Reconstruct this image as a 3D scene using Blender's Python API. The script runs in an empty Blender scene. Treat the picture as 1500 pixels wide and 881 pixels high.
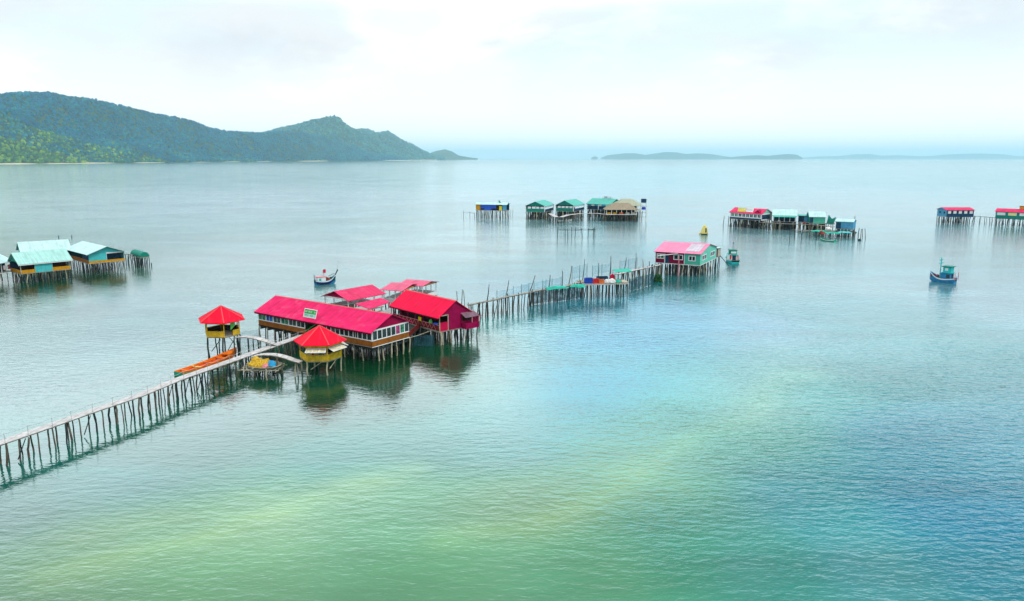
import bpy, bmesh, math, random
import numpy as np
from mathutils import Vector, Matrix, noise
random.seed(7)
R = random.Random(11)
C = bpy.context.scene.collection
SC = bpy.context.scene

# ------------------------------------------------------------------ camera
F = 1100.0; TP = 208.5 / F; P = math.atan(TP); H = 30.0
CP, SP = math.cos(P), math.sin(P)
cam_d = bpy.data.cameras.new('camera'); cam_d.lens = 36 * F / 1500; cam_d.sensor_width = 36
cam_d.clip_start = 0.5; cam_d.clip_end = 200000
cam = bpy.data.objects.new('camera', cam_d); C.objects.link(cam)
cam.location = (0, 0, H); cam.rotation_euler = (math.pi / 2 - P, 0, 0)
SC.camera = cam

def G(px, py, z=0.0):
    """survey point of the photograph -> plan position at height z"""
    dx = (px - 750) / F; dy = (440.5 - py) / F
    d = (dx, CP + dy * SP, -SP + dy * CP); t = (z - H) / d[2]
    return Vector((d[0] * t, d[1] * t, z))
def D(px, py, dist):
    dx = (px - 750) / F; dy = (440.5 - py) / F
    d = (dx, CP + dy * SP, -SP + dy * CP); t = dist / d[1]
    return Vector((d[0] * t, dist, H + d[2] * t))
def J(v):
    z = v[2] - H
    yc = v[1] * CP - z * SP; zc = v[1] * SP + z * CP
    return (750 + F * v[0] / yc, 440.5 - F * zc / yc)

# ------------------------------------------------------------------ render
SC.render.engine = 'CYCLES'
SC.cycles.use_denoising = True
SC.cycles.max_bounces = 8; SC.cycles.diffuse_bounces = 3; SC.cycles.glossy_bounces = 4
SC.cycles.volume_bounces = 1; SC.cycles.transparent_max_bounces = 12
SC.cycles.caustics_reflective = False; SC.cycles.caustics_refractive = False
SC.view_settings.view_transform = 'Standard'; SC.view_settings.look = 'None'
SC.view_settings.exposure = 0.25; SC.view_settings.gamma = 1.0
SC.view_settings.use_curve_mapping = False

# ------------------------------------------------------------------ node helpers
class NT:
    def __init__(s, tree): s.t = tree; tree.nodes.clear()
    def n(s, kind, **kw):
        x = s.t.nodes.new(kind)
        for k, v in kw.items():
            if k == 'inp':
                for a, b in v.items():
                    x.inputs[a].default_value = b
            else: setattr(x, k, v)
        return x
    def l(s, a, b): s.t.links.new(a, b)
    def math(s, op, a, b=None, c=None, clamp=False):
        x = s.n('ShaderNodeMath', operation=op, use_clamp=clamp)
        for i, v in enumerate((a, b, c)):
            if v is None: continue
            if isinstance(v, (int, float)): x.inputs[i].default_value = v
            else: s.l(v, x.inputs[i])
        return x.outputs[0]
    def mix(s, f, a, b, blend='MIX'):
        x = s.n('ShaderNodeMix', data_type='RGBA', blend_type=blend)
        for i, v in ((0, f), (6, a), (7, b)):
            if isinstance(v, (int, float)): x.inputs[i].default_value = v
            elif isinstance(v, (tuple, list)): x.inputs[i].default_value = tuple(v) + ((1,) if len(v) == 3 else ())
            else: s.l(v, x.inputs[i])
        return x.outputs[2]
    def maprange(s, v, a, b, c, d, smooth=True):
        x = s.n('ShaderNodeMapRange', interpolation_type='SMOOTHSTEP' if smooth else 'LINEAR')
        s.l(v, x.inputs[0])
        for i, k in enumerate((a, b, c, d)): x.inputs[i + 1].default_value = k
        return x.outputs[0]

# ------------------------------------------------------------------ sky and sun
SUN_EL = math.radians(56); SUN_DIR = Vector((0.55, -0.42, 0)).normalized() * math.cos(SUN_EL) + Vector((0, 0, math.sin(SUN_EL)))
w = bpy.data.worlds.new('World'); SC.world = w; w.use_nodes = True
nt = NT(w.node_tree)
sky = nt.n('ShaderNodeTexSky', sky_type='NISHITA', sun_disc=False, sun_elevation=SUN_EL,
           sun_rotation=math.atan2(SUN_DIR.x, SUN_DIR.y), altitude=10, air_density=1.0, dust_density=2.0, ozone_density=1.0)
tc = nt.n('ShaderNodeTexCoord'); sx = nt.n('ShaderNodeSeparateXYZ'); nt.l(tc.outputs['Generated'], sx.inputs[0])
zz = nt.math('MAXIMUM', sx.outputs[2], 0.0)
cx = nt.n('ShaderNodeCombineXYZ')
nt.l(sx.outputs[0], cx.inputs[0]); nt.l(sx.outputs[1], cx.inputs[1]); nt.l(nt.math('MULTIPLY', sx.outputs[2], 2.6), cx.inputs[2])
def sky_noise(scale, off, det=6, rough=0.55, dist=0.0):
    m = nt.n('ShaderNodeMapping'); m.inputs['Location'].default_value = off; nt.l(cx.outputs[0], m.inputs[0])
    t = nt.n('ShaderNodeTexNoise', inp={'Scale': scale, 'Detail': det, 'Roughness': rough, 'Distortion': dist}); nt.l(m.outputs[0], t.inputs['Vector'])
    return t.outputs['Fac']
n1 = sky_noise(2.2, (3.1, 1.7, 0)); n2 = sky_noise(4.6, (8.3, 4.2, 0), 8, 0.58, 0.3); n3 = sky_noise(3.2, (1.2, 9.1, 2.0), 7, 0.6, 0.2)
cover = nt.maprange(n1, 0.30, 0.56, 0.30, 1.0)            # thin cloud everywhere, pale blue gaps
blue = nt.mix(1.0, sky.outputs[0], (2.7, 2.9, 2.9), 'MULTIPLY')
blue = nt.mix(0.6, blue, (6.9, 7.9, 8.3))
bright = nt.maprange(n2, 0.40, 0.58, 0.0, 1.0)
white = nt.mix(bright, (7.9, 8.1, 8.25), (9.9, 9.8, 9.6))
grey = nt.mix(nt.maprange(n3, 0.50, 0.66, 0.0, 0.75), white, (6.9, 7.15, 7.45))
col = nt.mix(cover, blue, grey)
haz = nt.maprange(zz, 0.02, 0.15, 0.9, 0.0)               # low sky is milky
col = nt.mix(haz, col, (11.2, 11.0, 10.6))
up = nt.maprange(zz, 0.19, 0.40, 1.0, 1.3)               # overcast dome
band = nt.math('MULTIPLY', nt.maprange(zz, 0.172, 0.27, 0.0, 1.0), nt.maprange(zz, 0.32, 0.50, 1.0, 0.0))
band = nt.math('MULTIPLY', band, nt.maprange(sx.outputs[1], -0.2, 0.5, 0.0, 1.0))   # unseen bright band, added above the frame to brighten the water
grad = nt.math('ADD', up, nt.math('MULTIPLY', band, 2.2))
col = nt.mix(band, col, (7.9, 9.4, 10.0))
gap = nt.math('MULTIPLY', nt.maprange(sx.outputs[0], 0.12, 0.46, 0.0, 1.0), nt.maprange(zz, 0.22, 0.36, 0.0, 1.0))   # blue gap high on the right
gap = nt.math('MULTIPLY', gap, nt.maprange(sx.outputs[1], 0.0, 0.4, 0.0, 1.0))
gx = nt.math('POWER', nt.math('DIVIDE', nt.math('SUBTRACT', sx.outputs[0], 0.15), 0.16), 2.0)
gz = nt.math('POWER', nt.math('DIVIDE', nt.math('SUBTRACT', zz, 0.285), 0.085), 2.0)
pool = nt.math('MULTIPLY', nt.maprange(nt.math('ADD', gx, gz), 0.1, 1.3, 1.0, 0.0), nt.maprange(sx.outputs[1], 0.0, 0.4, 0.0, 1.0))   # clear blue hole above the frame
col = nt.mix(nt.math('MULTIPLY', pool, 0.85), col, (3.6, 8.0, 10.2))
col = nt.mix(nt.math('MULTIPLY', gap, 0.9), col, (2.6, 7.0, 8.8))
grad = nt.math('MULTIPLY', grad, nt.math('SUBTRACT', 1.0, nt.math('MULTIPLY', gap, 0.45)))

col = nt.mix(1.0, col, grad, 'MULTIPLY')
bg = nt.n('ShaderNodeBackground'); bg.inputs[1].default_value = 0.1; nt.l(col, bg.inputs[0])
out = nt.n('ShaderNodeOutputWorld'); nt.l(bg.outputs[0], out.inputs[0])
sl = bpy.data.lights.new('sun', 'SUN'); sl.energy = 1.5; sl.angle = math.radians(10); sl.color = (1.0, 0.96, 0.9)
so = bpy.data.objects.new('sun', sl); C.objects.link(so)
so.rotation_euler = SUN_DIR.to_track_quat('Z', 'Y').to_euler(); so.location = (0, 0, 300)

# ------------------------------------------------------------------ mesh helpers
def mesh_np(name, verts, faces_flat, counts, smooth=False):
    me = bpy.data.meshes.new(name)
    nv = len(verts); nl = len(faces_flat); nf = len(counts)
    me.vertices.add(nv); me.vertices.foreach_set('co', np.asarray(verts, np.float32).ravel())
    me.loops.add(nl); me.loops.foreach_set('vertex_index', np.asarray(faces_flat, np.int32))
    me.polygons.add(nf)
    st = np.concatenate(([0], np.cumsum(counts)[:-1])).astype(np.int32)
    me.polygons.foreach_set('loop_start', st)
    me.polygons.foreach_set('use_smooth', np.full(nf, smooth, bool))
    me.update(calc_edges=True); me.validate()
    return me
def link(name, me, mats, parent=None, loc=None):
    o = bpy.data.objects.new(name, me); C.objects.link(o)
    if not isinstance(mats, (list, tuple)): mats = [mats]
    if me is not None and not me.materials:
        for m in mats: me.materials.append(m)
    if parent is not None: o.parent = parent
    if loc is not None: o.location = loc
    return o
def tag(o, label=None, cat=None, group=None, kind=None):
    if label: o['label'] = label
    if cat: o['category'] = cat
    if group: o['group'] = group
    if kind: o['kind'] = kind
    return o

# ------------------------------------------------------------------ materials
def mat(name, col, rough=0.6, var=0.25, vscale=1.5, streak=None, bump=0.0, bscale=6.0, dirt=None, dirt_amt=0.0, metallic=0.0, spec=0.06, detail=4, run=0.0):
    """painted / weathered surface: base colour broken up by noise, streaks along an axis, stains, light bump"""
    m = bpy.data.materials.new(name); m.use_nodes = True
    t = NT(m.node_tree)
    tc = t.n('ShaderNodeTexCoord')
    no = t.n('ShaderNodeTexNoise', inp={'Scale': vscale, 'Detail': detail, 'Roughness': 0.65}); t.l(tc.outputs['Object'], no.inputs['Vector'])
    lo = tuple(c * (1 - var) for c in col); hi = tuple(min(1, c * (1 + var * 0.8)) for c in col)
    c = t.mix(t.maprange(no.outputs['Fac'], 0.3, 0.7, 0, 1), lo, hi)
    if streak:                                                  # (axis, period m, darkness): sheet joints or boards
        ax, per, amt = streak
        s = t.n('ShaderNodeSeparateXYZ'); t.l(tc.outputs['Object'], s.inputs[0])
        u = t.math('DIVIDE', s.outputs[ax], per)
        fr = t.math('FRACT', u)
        ed = t.maprange(fr, 0.0, 0.22, 1.0, 0.0)
        wn = t.n('ShaderNodeTexWhiteNoise', noise_dimensions='1D'); t.l(t.math('FLOOR', u), wn.inputs['W'])
        c = t.mix(t.math('MULTIPLY', ed, amt), c, (0.02, 0.015, 0.015))
        c = t.mix(t.math('MULTIPLY', wn.outputs['Value'], amt * 0.6), c, tuple(x * 0.55 for x in col))
    if run:                                                     # rain streaks running down the slope
        mp = t.n('ShaderNodeMapping'); mp.inputs['Scale'].default_value = (2.2, 0.22, 0.22); t.l(tc.outputs['Object'], mp.inputs[0])
        n4 = t.n('ShaderNodeTexNoise', inp={'Scale': 1.0, 'Detail': 6, 'Roughness': 0.7}); t.l(mp.outputs[0], n4.inputs['Vector'])
        c = t.mix(t.maprange(n4.outputs['Fac'], 0.42, 0.72, 0, run), c, tuple(x * 0.42 + 0.01 for x in col))
        c = t.mix(t.maprange(n4.outputs['Fac'], 0.44, 0.28, 0, run * 0.6), c, tuple(min(1, x * 0.85 + 0.12) for x in col))
    if dirt:
        n2 = t.n('ShaderNodeTexNoise', inp={'Scale': vscale * 0.6 + 0.3, 'Detail': 8, 'Roughness': 0.7}); t.l(tc.outputs['Object'], n2.inputs['Vector'])
        c = t.mix(t.maprange(n2.outputs['Fac'], 0.5, 0.75, 0, dirt_amt), c, dirt)
    b = t.n('ShaderNodeBsdfPrincipled'); t.l(c, b.inputs['Base Color'])
    b.inputs['Roughness'].default_value = rough; b.inputs['Metallic'].default_value = metallic; b.inputs['Specular IOR Level'].default_value = spec
    if bump:
        n3 = t.n('ShaderNodeTexNoise', inp={'Scale': bscale, 'Detail': 5}); t.l(tc.outputs['Object'], n3.inputs['Vector'])
        bp = t.n('ShaderNodeBump', inp={'Strength': 0.6, 'Distance': bump}); t.l(n3.outputs['Fac'], bp.inputs['Height']); t.l(bp.outputs[0], b.inputs['Normal'])
    o = t.n('ShaderNodeOutputMaterial'); t.l(b.outputs[0], o.inputs[0])
    return m
# ------------------------------------------------------------------ water
def s2l(c): return tuple((x / 255 / 12.92) if x / 255 < 0.04045 else ((x / 255 + 0.055) / 1.055) ** 2.4 for x in c)
# water colour: silty plumes, sand shallows, painted dark house reflections and far sky sheen
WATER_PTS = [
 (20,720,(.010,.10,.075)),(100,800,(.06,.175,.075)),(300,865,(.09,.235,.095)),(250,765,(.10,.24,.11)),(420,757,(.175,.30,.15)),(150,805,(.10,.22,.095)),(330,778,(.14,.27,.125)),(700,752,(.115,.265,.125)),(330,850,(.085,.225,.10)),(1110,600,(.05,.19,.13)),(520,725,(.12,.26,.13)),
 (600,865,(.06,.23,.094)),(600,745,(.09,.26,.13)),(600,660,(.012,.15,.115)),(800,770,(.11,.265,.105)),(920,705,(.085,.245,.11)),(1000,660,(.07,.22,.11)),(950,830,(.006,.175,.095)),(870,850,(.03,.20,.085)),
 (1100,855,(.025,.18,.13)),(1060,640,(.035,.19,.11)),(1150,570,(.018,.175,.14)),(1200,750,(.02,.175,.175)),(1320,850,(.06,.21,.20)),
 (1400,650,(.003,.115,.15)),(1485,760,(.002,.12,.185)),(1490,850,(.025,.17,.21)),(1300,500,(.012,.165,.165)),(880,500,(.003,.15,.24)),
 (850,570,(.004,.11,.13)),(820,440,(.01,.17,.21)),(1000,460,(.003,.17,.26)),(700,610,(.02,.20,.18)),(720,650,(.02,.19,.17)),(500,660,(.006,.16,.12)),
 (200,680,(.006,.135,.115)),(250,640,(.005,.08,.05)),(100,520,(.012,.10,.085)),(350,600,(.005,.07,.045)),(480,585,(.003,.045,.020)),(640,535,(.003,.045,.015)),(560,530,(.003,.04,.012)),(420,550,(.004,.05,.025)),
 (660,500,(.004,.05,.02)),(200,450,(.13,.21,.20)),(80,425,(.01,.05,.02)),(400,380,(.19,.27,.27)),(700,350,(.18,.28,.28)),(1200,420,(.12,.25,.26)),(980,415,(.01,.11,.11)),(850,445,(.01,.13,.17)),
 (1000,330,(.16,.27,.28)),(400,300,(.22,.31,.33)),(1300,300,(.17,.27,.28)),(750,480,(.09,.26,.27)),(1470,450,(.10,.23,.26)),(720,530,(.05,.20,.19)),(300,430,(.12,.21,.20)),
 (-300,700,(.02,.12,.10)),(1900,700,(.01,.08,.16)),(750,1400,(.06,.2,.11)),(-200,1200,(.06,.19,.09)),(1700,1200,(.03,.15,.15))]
WAVE_H = 0.085
WATER_TEST = None
def build_water():
    rad = [3.0 * (60000 / 3.0) ** (i / 289) for i in range(290)]
    NA = 520
    ang = [2 * math.pi * i / NA for i in range(NA)]
    rr, aa = np.meshgrid(np.array(rad), np.array(ang), indexing='ij')
    X = (rr * np.cos(aa)).ravel(); Yv = (rr * np.sin(aa)).ravel()
    V = np.stack([X, Yv, np.zeros_like(X)], 1)
    V = np.vstack([V, [[0, 0, 0]]])
    i, j = np.meshgrid(np.arange(289), np.arange(NA), indexing='ij')
    a = i * NA + j; b = i * NA + (j + 1) % NA; c = (i + 1) * NA + (j + 1) % NA; d = (i + 1) * NA + j
    quads = np.stack([a, d, c, b], -1).reshape(-1)
    ctr = len(V) - 1
    fan = np.stack([np.full(NA, ctr), np.arange(NA), (np.arange(NA) + 1) % NA], -1).reshape(-1)
    me = mesh_np('water', V, np.concatenate([quads, fan]), np.concatenate([np.full(289 * NA, 4), np.full(NA, 3)]), True)
    # water colour by smooth interpolation between plan points, with drifting edges
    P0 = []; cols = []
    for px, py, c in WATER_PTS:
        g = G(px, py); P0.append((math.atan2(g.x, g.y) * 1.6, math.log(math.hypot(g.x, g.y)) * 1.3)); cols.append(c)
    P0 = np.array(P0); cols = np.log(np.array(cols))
    pol = lambda px, py: (lambda g: (math.atan2(g.x, g.y) * 1.6, math.log(math.hypot(g.x, g.y)) * 1.3))(G(px, py))
    SHOALS = [([pol(*p) for p in [(60, 838), (170, 812), (300, 776), (430, 742), (520, 716), (600, 690)]], 0.035, 0.9),
              ([pol(*p) for p in [(120, 768), (220, 748), (330, 730), (430, 700)]], 0.028, 0.5),
              ([pol(*p) for p in [(640, 800), (760, 786), (860, 745), (930, 698), (1020, 662), (1080, 632), (1130, 590), (1158, 545)]], 0.04, 0.8)]
    out = np.zeros((len(V), 4), np.float32); out[:, 3] = 1
    for k in range(len(V)):
        x, y = V[k, 0], V[k, 1]; r = math.hypot(x, y) + 1e-3
        w1 = noise.noise(Vector((x * 0.035, y * 0.022, 1.3))) * 0.10 + noise.noise(Vector((x * 0.10, y * 0.07, 5.3))) * 0.035
        w2 = noise.noise(Vector((x * 0.035, y * 0.022, 7.7))) * 0.10 + noise.noise(Vector((x * 0.10, y * 0.07, 9.3))) * 0.035
        q = (math.atan2(x, y if y > 0.3 * r else 0.3 * r) * 1.6 + w1, math.log(max(r, 25)) * 1.3 + w2)
        shoal = 0.0
        if 40 < r < 260 and y > 0:                       # narrow drifts of stirred-up sand
            for line, wd, st in SHOALS:
                for (ax, ay), (bx, by) in zip(line[:-1], line[1:]):
                    ex, ey = bx - ax, by - ay; u_ = min(1, max(0, ((q[0] - ax) * ex + (q[1] - ay) * ey) / (ex * ex + ey * ey)))
                    dd = math.hypot(q[0] - ax - ex * u_, (q[1] - ay - ey * u_)); shoal = max(shoal, st * math.exp(-(dd / wd) ** 2))
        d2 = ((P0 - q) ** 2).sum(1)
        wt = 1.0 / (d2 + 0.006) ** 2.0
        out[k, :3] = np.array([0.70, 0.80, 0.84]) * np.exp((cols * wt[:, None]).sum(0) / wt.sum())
        if shoal > 0.01: out[k, :3] += shoal * np.array([0.050, 0.060, 0.010])
    if WATER_TEST is not None: out[:, :3] = WATER_TEST
    # how choppy the surface is: sheltered by the houses, ruffled out in the open on the right
    CH = [(0,860,1.0),(500,860,0.9),(950,850,1.7),(1450,850,3.0),(1450,600,3.0),(1100,650,2.2),(1250,480,1.8),(800,700,1.3),(400,700,1.0),(600,560,0.75),(200,560,1.0),(200,450,0.9),(900,445,1.7),(1010,412,1.9),(1380,335,2.2),(1000,330,2.0),(300,320,4.0),(850,315,2.2),(1150,325,2.0),(100,262,14),(400,262,14),(750,258,10),(1200,258,9),(-300,262,14),(1700,260,9),(60,418,1.9),(160,405,1.9),(1400,350,1.0)]
    CP_ = np.array([(math.atan2(g.x, g.y) * 1.6, math.log(math.hypot(g.x, g.y)) * 1.3) for g in [G(a_, b_) for a_, b_, _ in CH]]); cv = np.array([c for _, _, c in CH])
    for k in range(len(V)):
        x, y = V[k, 0], V[k, 1]; r = math.hypot(x, y) + 1e-3
        d2 = ((CP_ - (math.atan2(x, y if y > 0.3 * r else 0.3 * r) * 1.6, math.log(max(r, 25)) * 1.3)) ** 2).sum(1); wt = 1.0 / (d2 + 0.02) ** 1.4
        out[k, 3] = (cv * wt).sum() / wt.sum()
    at = me.color_attributes.new('silt_and_reflection', 'FLOAT_COLOR', 'POINT')
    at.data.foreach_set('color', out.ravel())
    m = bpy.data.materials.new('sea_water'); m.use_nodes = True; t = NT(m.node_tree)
    ca = t.n('ShaderNodeVertexColor', layer_name='silt_and_reflection')
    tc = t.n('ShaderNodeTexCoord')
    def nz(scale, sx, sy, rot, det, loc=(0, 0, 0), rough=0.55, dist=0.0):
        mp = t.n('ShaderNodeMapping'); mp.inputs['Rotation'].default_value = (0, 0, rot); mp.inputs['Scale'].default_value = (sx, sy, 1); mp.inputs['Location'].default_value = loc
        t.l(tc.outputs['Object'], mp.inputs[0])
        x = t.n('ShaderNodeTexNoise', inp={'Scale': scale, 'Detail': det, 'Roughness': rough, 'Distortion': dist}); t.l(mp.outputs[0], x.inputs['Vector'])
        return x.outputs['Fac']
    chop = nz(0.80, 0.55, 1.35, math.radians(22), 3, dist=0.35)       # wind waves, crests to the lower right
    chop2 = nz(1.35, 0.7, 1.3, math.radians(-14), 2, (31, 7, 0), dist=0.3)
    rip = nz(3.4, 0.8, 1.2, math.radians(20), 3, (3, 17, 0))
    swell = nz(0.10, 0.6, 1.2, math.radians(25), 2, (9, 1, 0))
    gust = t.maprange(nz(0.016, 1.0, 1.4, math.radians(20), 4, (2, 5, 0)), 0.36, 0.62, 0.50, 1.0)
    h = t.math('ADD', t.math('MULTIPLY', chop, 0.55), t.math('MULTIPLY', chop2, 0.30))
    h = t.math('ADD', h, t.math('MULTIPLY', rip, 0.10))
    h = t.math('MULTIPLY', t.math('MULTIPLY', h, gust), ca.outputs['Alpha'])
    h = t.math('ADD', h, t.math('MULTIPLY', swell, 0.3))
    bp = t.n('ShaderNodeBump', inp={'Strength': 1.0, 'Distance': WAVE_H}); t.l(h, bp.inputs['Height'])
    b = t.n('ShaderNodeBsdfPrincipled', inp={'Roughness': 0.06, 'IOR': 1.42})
    silt_and_reflection = t.maprange(nz(0.045, 0.5, 1.5, math.radians(24), 6, (4, 4, 0), 0.62, 0.6), 0.32, 0.68, 0.72, 1.25, False)
    sc_ = t.n('ShaderNodeVectorMath', operation='SCALE'); t.l(ca.outputs['Color'], sc_.inputs[0]); t.l(silt_and_reflection, sc_.inputs['Scale'])
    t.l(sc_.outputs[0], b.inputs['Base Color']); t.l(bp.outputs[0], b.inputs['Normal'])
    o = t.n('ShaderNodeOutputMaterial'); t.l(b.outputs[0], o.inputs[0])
    tag(link('water', me, m), kind='structure')
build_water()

# ------------------------------------------------------------------ air
def build_haze():
    S = 62000.0; z0, z1 = -2.5, 640.0
    v = [(-S, -S, z0), (S, -S, z0), (S, S, z0), (-S, S, z0), (-S, -S, z1), (S, -S, z1), (S, S, z1), (-S, S, z1)]
    f = [(0, 3, 2, 1), (4, 5, 6, 7), (0, 1, 5, 4), (1, 2, 6, 5), (2, 3, 7, 6), (3, 0, 4, 7)]
    me = bpy.data.meshes.new('haze'); me.from_pydata(v, [], f)
    m = bpy.data.materials.new('haze_air'); m.use_nodes = True; t = NT(m.node_tree)
    pv = t.n('ShaderNodeVolumePrincipled'); pv.inputs['Color'].default_value = (0.55, 0.85, 1.0, 1); pv.inputs['Density'].default_value = HAZE_DENSITY
    pv.inputs['Anisotropy'].default_value = 0.0
    o = t.n('ShaderNodeOutputMaterial'); t.l(pv.outputs[0], o.inputs['Volume'])
    m.cycles.homogeneous_volume = True
    tag(link('haze', me, m), kind='stuff')
HAZE_DENSITY = 0.42e-4
build_haze()

# ------------------------------------------------------------------ hills, islands and their forest
def interp(pts, n):
    xs = [p[0] for p in pts]; ys = [p[1] for p in pts]
    X = np.linspace(xs[0], xs[-1], n); return X, np.interp(X, xs, ys)
def ridge(name, sky_pts, dist, depth_front, depth_back, m, shore=None, nx=140, ny=26, rough=0.2, seed=0):
    """a hill ridge: crest surveyed along the skyline, spurs and gullies down to the shore"""
    X, Yp = interp(sky_pts, nx)
    V = []
    for i in range(nx):
        dd = dist(X[i]) if callable(dist) else dist
        c = D(X[i], Yp[i], dd); hgt = max(c.z, 2.0)
        dirv = Vector((c.x, c.y)).normalized()
        df = depth_front(X[i]) if callable(depth_front) else depth_front
        for j in range(ny):
            tt = j / (ny - 1)                      # 0 front foot .. 0.7 crest .. 1 back foot
            if tt <= 0.7:
                u = tt / 0.7; s = -(1 - u) * df; z = hgt * (0.5 * u ** 1.15 + 0.5 * (u * u * (3 - 2 * u)))
            else:
                u = (tt - 0.7) / 0.3; s = u * depth_back; z = hgt * (1 - u * u * (3 - 2 * u))
            p = Vector((c.x + dirv.x * s, c.y + dirv.y * s))
            nn = noise.fractal(Vector((p.x / 420 + seed, p.y / 520, seed)), 1.0, 2.0, 4)
            k = math.sin(min(1, tt / 0.7) * math.pi)
            z = z * (1 + rough * 2.2 * nn * k) - (6 if (j == 0 or j == ny - 1) else 0)
            V.append((p.x, p.y, z))
    V = np.array(V)
    i, j = np.meshgrid(np.arange(nx - 1), np.arange(ny - 1), indexing='ij'); a = i * ny + j
    q = np.stack([a, a + ny, a + ny + 1, a + 1], -1).reshape(-1)
    me = mesh_np(name, V, q, np.full((nx - 1) * (ny - 1), 4), True)
    return tag(link(name, me, m), kind='structure'), V.reshape(nx, ny, 3)

def foliage_mat(name, cols, hue_scale):
    m = bpy.data.materials.new(name); m.use_nodes = True; t = NT(m.node_tree)
    at = t.n('ShaderNodeVertexColor', layer_name='leaf_and_haze')
    tc = t.n('ShaderNodeTexCoord')
    n = t.n('ShaderNodeTexNoise', inp={'Scale': hue_scale, 'Detail': 4}); t.l(tc.outputs['Object'], n.inputs['Vector'])
    c = t.mix(t.maprange(n.outputs['Fac'], 0.35, 0.65, 0.0, 1.0), (0.75, 0.85, 0.8), (1.2, 1.15, 1.0))
    c = t.mix(1.0, at.outputs['Color'], c, 'MULTIPLY')
    b = t.n('ShaderNodeBsdfPrincipled', inp={'Roughness': 0.8, 'Specular IOR Level': 0.15}); t.l(c, b.inputs['Base Color'])
    o = t.n('ShaderNodeOutputMaterial'); t.l(b.outputs[0], o.inputs[0])
    return m
def ico(sub):
    bm = bmesh.new(); bmesh.ops.create_icosphere(bm, subdivisions=sub, radius=1.0)
    v = np.array([x.co[:] for x in bm.verts]); f = np.array([[y.index for y in x.verts] for x in bm.faces]); bm.free(); return v, f
def forest(name, grid, count, rmin, rmax, palette, sub, m, jmax, rs, keep=None):
    """crowns of a far-off wood, each with its own outline and colour"""
    tv, tf = ico(sub); nvv = len(tv)
    nx, ny, _ = grid.shape
    out = []; fac = []; col = []
    k = 0; tries = 0
    while k < count and tries < count * 6:
        tries += 1
        u = rs.random() * (nx - 1.001); v = rs.random() ** 0.8 * jmax * (ny - 1.001)
        i, j = int(u), int(v); fu, fv = u - i, v - j
        p = grid[i, j] * (1 - fu) * (1 - fv) + grid[i + 1, j] * fu * (1 - fv) + grid[i, j + 1] * (1 - fu) * fv + grid[i + 1, j + 1] * fu * fv
        if p[2] < 3.0: continue
        if keep and not keep(p): continue
        r = rmin + (rmax - rmin) * rs.random() ** 1.5
        jit = 1 + (np.random.rand(nvv) - 0.5) * 0.55
        a = rs.random() * 6.28; ca_, sa_ = math.cos(a), math.sin(a)
        w = tv * jit[:, None]
        w = np.stack([w[:, 0] * ca_ - w[:, 1] * sa_, w[:, 0] * sa_ + w[:, 1] * ca_, w[:, 2]], 1) * (r, r, r * (0.75 + 0.6 * rs.random()))
        out.append(w + p + np.array([0, 0, r * 0.55])); fac.append(tf + k * nvv)
        pc = noise.noise(Vector((p[0] / 260, p[1] / 260, 3.0))) * 0.5 + rs.random() * 0.75
        if callable(palette): pal = palette(p)
        else: pal = palette
        c0 = pal[int(min(max(pc, 0), 0.999) * len(pal))]
        br = 0.78 + 0.45 * rs.random()
        col.append(np.tile([c0[0] * br, c0[1] * br, c0[2] * br, 1], (nvv, 1))); k += 1
    V = np.vstack(out); Fc = np.vstack(fac)
    me = mesh_np(name, V, Fc.ravel(), np.full(len(Fc), 3), False)
    at = me.color_attributes.new('leaf_and_haze', 'FLOAT_COLOR', 'POINT'); at.data.foreach_set('color', np.vstack(col).astype(np.float32).ravel())
    return tag(link(name, me, m), kind='stuff')
np.random.seed(5)
soil = mat('hill_ground', (0.035, 0.075, 0.035), 0.9, 0.5, 0.01)
FM = foliage_mat('leaves', None, 0.004)
HAZY_GREENS = [(0.008, 0.10, 0.13), (0.014, 0.13, 0.15), (0.050, 0.18, 0.13), (0.016, 0.14, 0.18)]  # greens with distance haze painted in
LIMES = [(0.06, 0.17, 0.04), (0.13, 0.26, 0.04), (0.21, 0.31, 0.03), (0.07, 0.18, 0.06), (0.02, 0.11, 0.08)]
HAZE_BLUES = [(0.001, 0.09, 0.17), (0.002, 0.115, 0.20), (0.003, 0.135, 0.18), (0.001, 0.10, 0.22)]  # cloud shade and blue haze painted into these crown colours
rs = random.Random(3)
SHX = [(-420, 243), (-100, 241.8), (0, 241), (80, 240.4), (140, 239.6), (250, 238.4), (400, 237.0), (520, 236.0), (640, 235.0)]
def shore(x): return 30.0 * F / (float(np.interp(x, [p[0] for p in SHX], [p[1] for p in SHX])) - 232.0)
mainr, gA = ridge('hills', [(-420,200),(-300,168),(-150,146),(0,140),(40,138.5),(75,137.5),(110,143),(150,150),(200,160),(225,167),(260,173),(290,183),(305,188),(330,193),(385,195.5),(410,193),(450,196),(480,203),(510,214),(540,224),(580,230),(600,233)],
                lambda x: shore(x) + 1250, 1000, 900, soil, seed=1.0)
peak, gB = ridge('hills', [(330,215),(385,196),(410,189),(435,183),(460,177),(480,171.5),(490,171),(497,174),(505,182),(520,190),(535,198),(555,209),(580,221),(600,229),(615,233)], lambda x: max(shore(x), 7600) + 2600, 2100, 1500, soil, seed=4.0, rough=0.2)
rc, gC = ridge('hills', [(500,205),(520,191),(532,189.5),(542,191),(552,196),(560,194),(568,193.5),(578,199),(590,207),(605,213),(618,221),(630,227),(650,232)], lambda x: max(shore(x), 9500) + 3400, 2400, 1500, soil, seed=7.0, rough=0.2)
rd, gD = ridge('hills', [(612,231),(628,225),(640,221),(652,219.5),(662,222),(672,228),(690,231.3),(700,232)], 17500, 1800, 1500, soil, seed=9.0)
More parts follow.
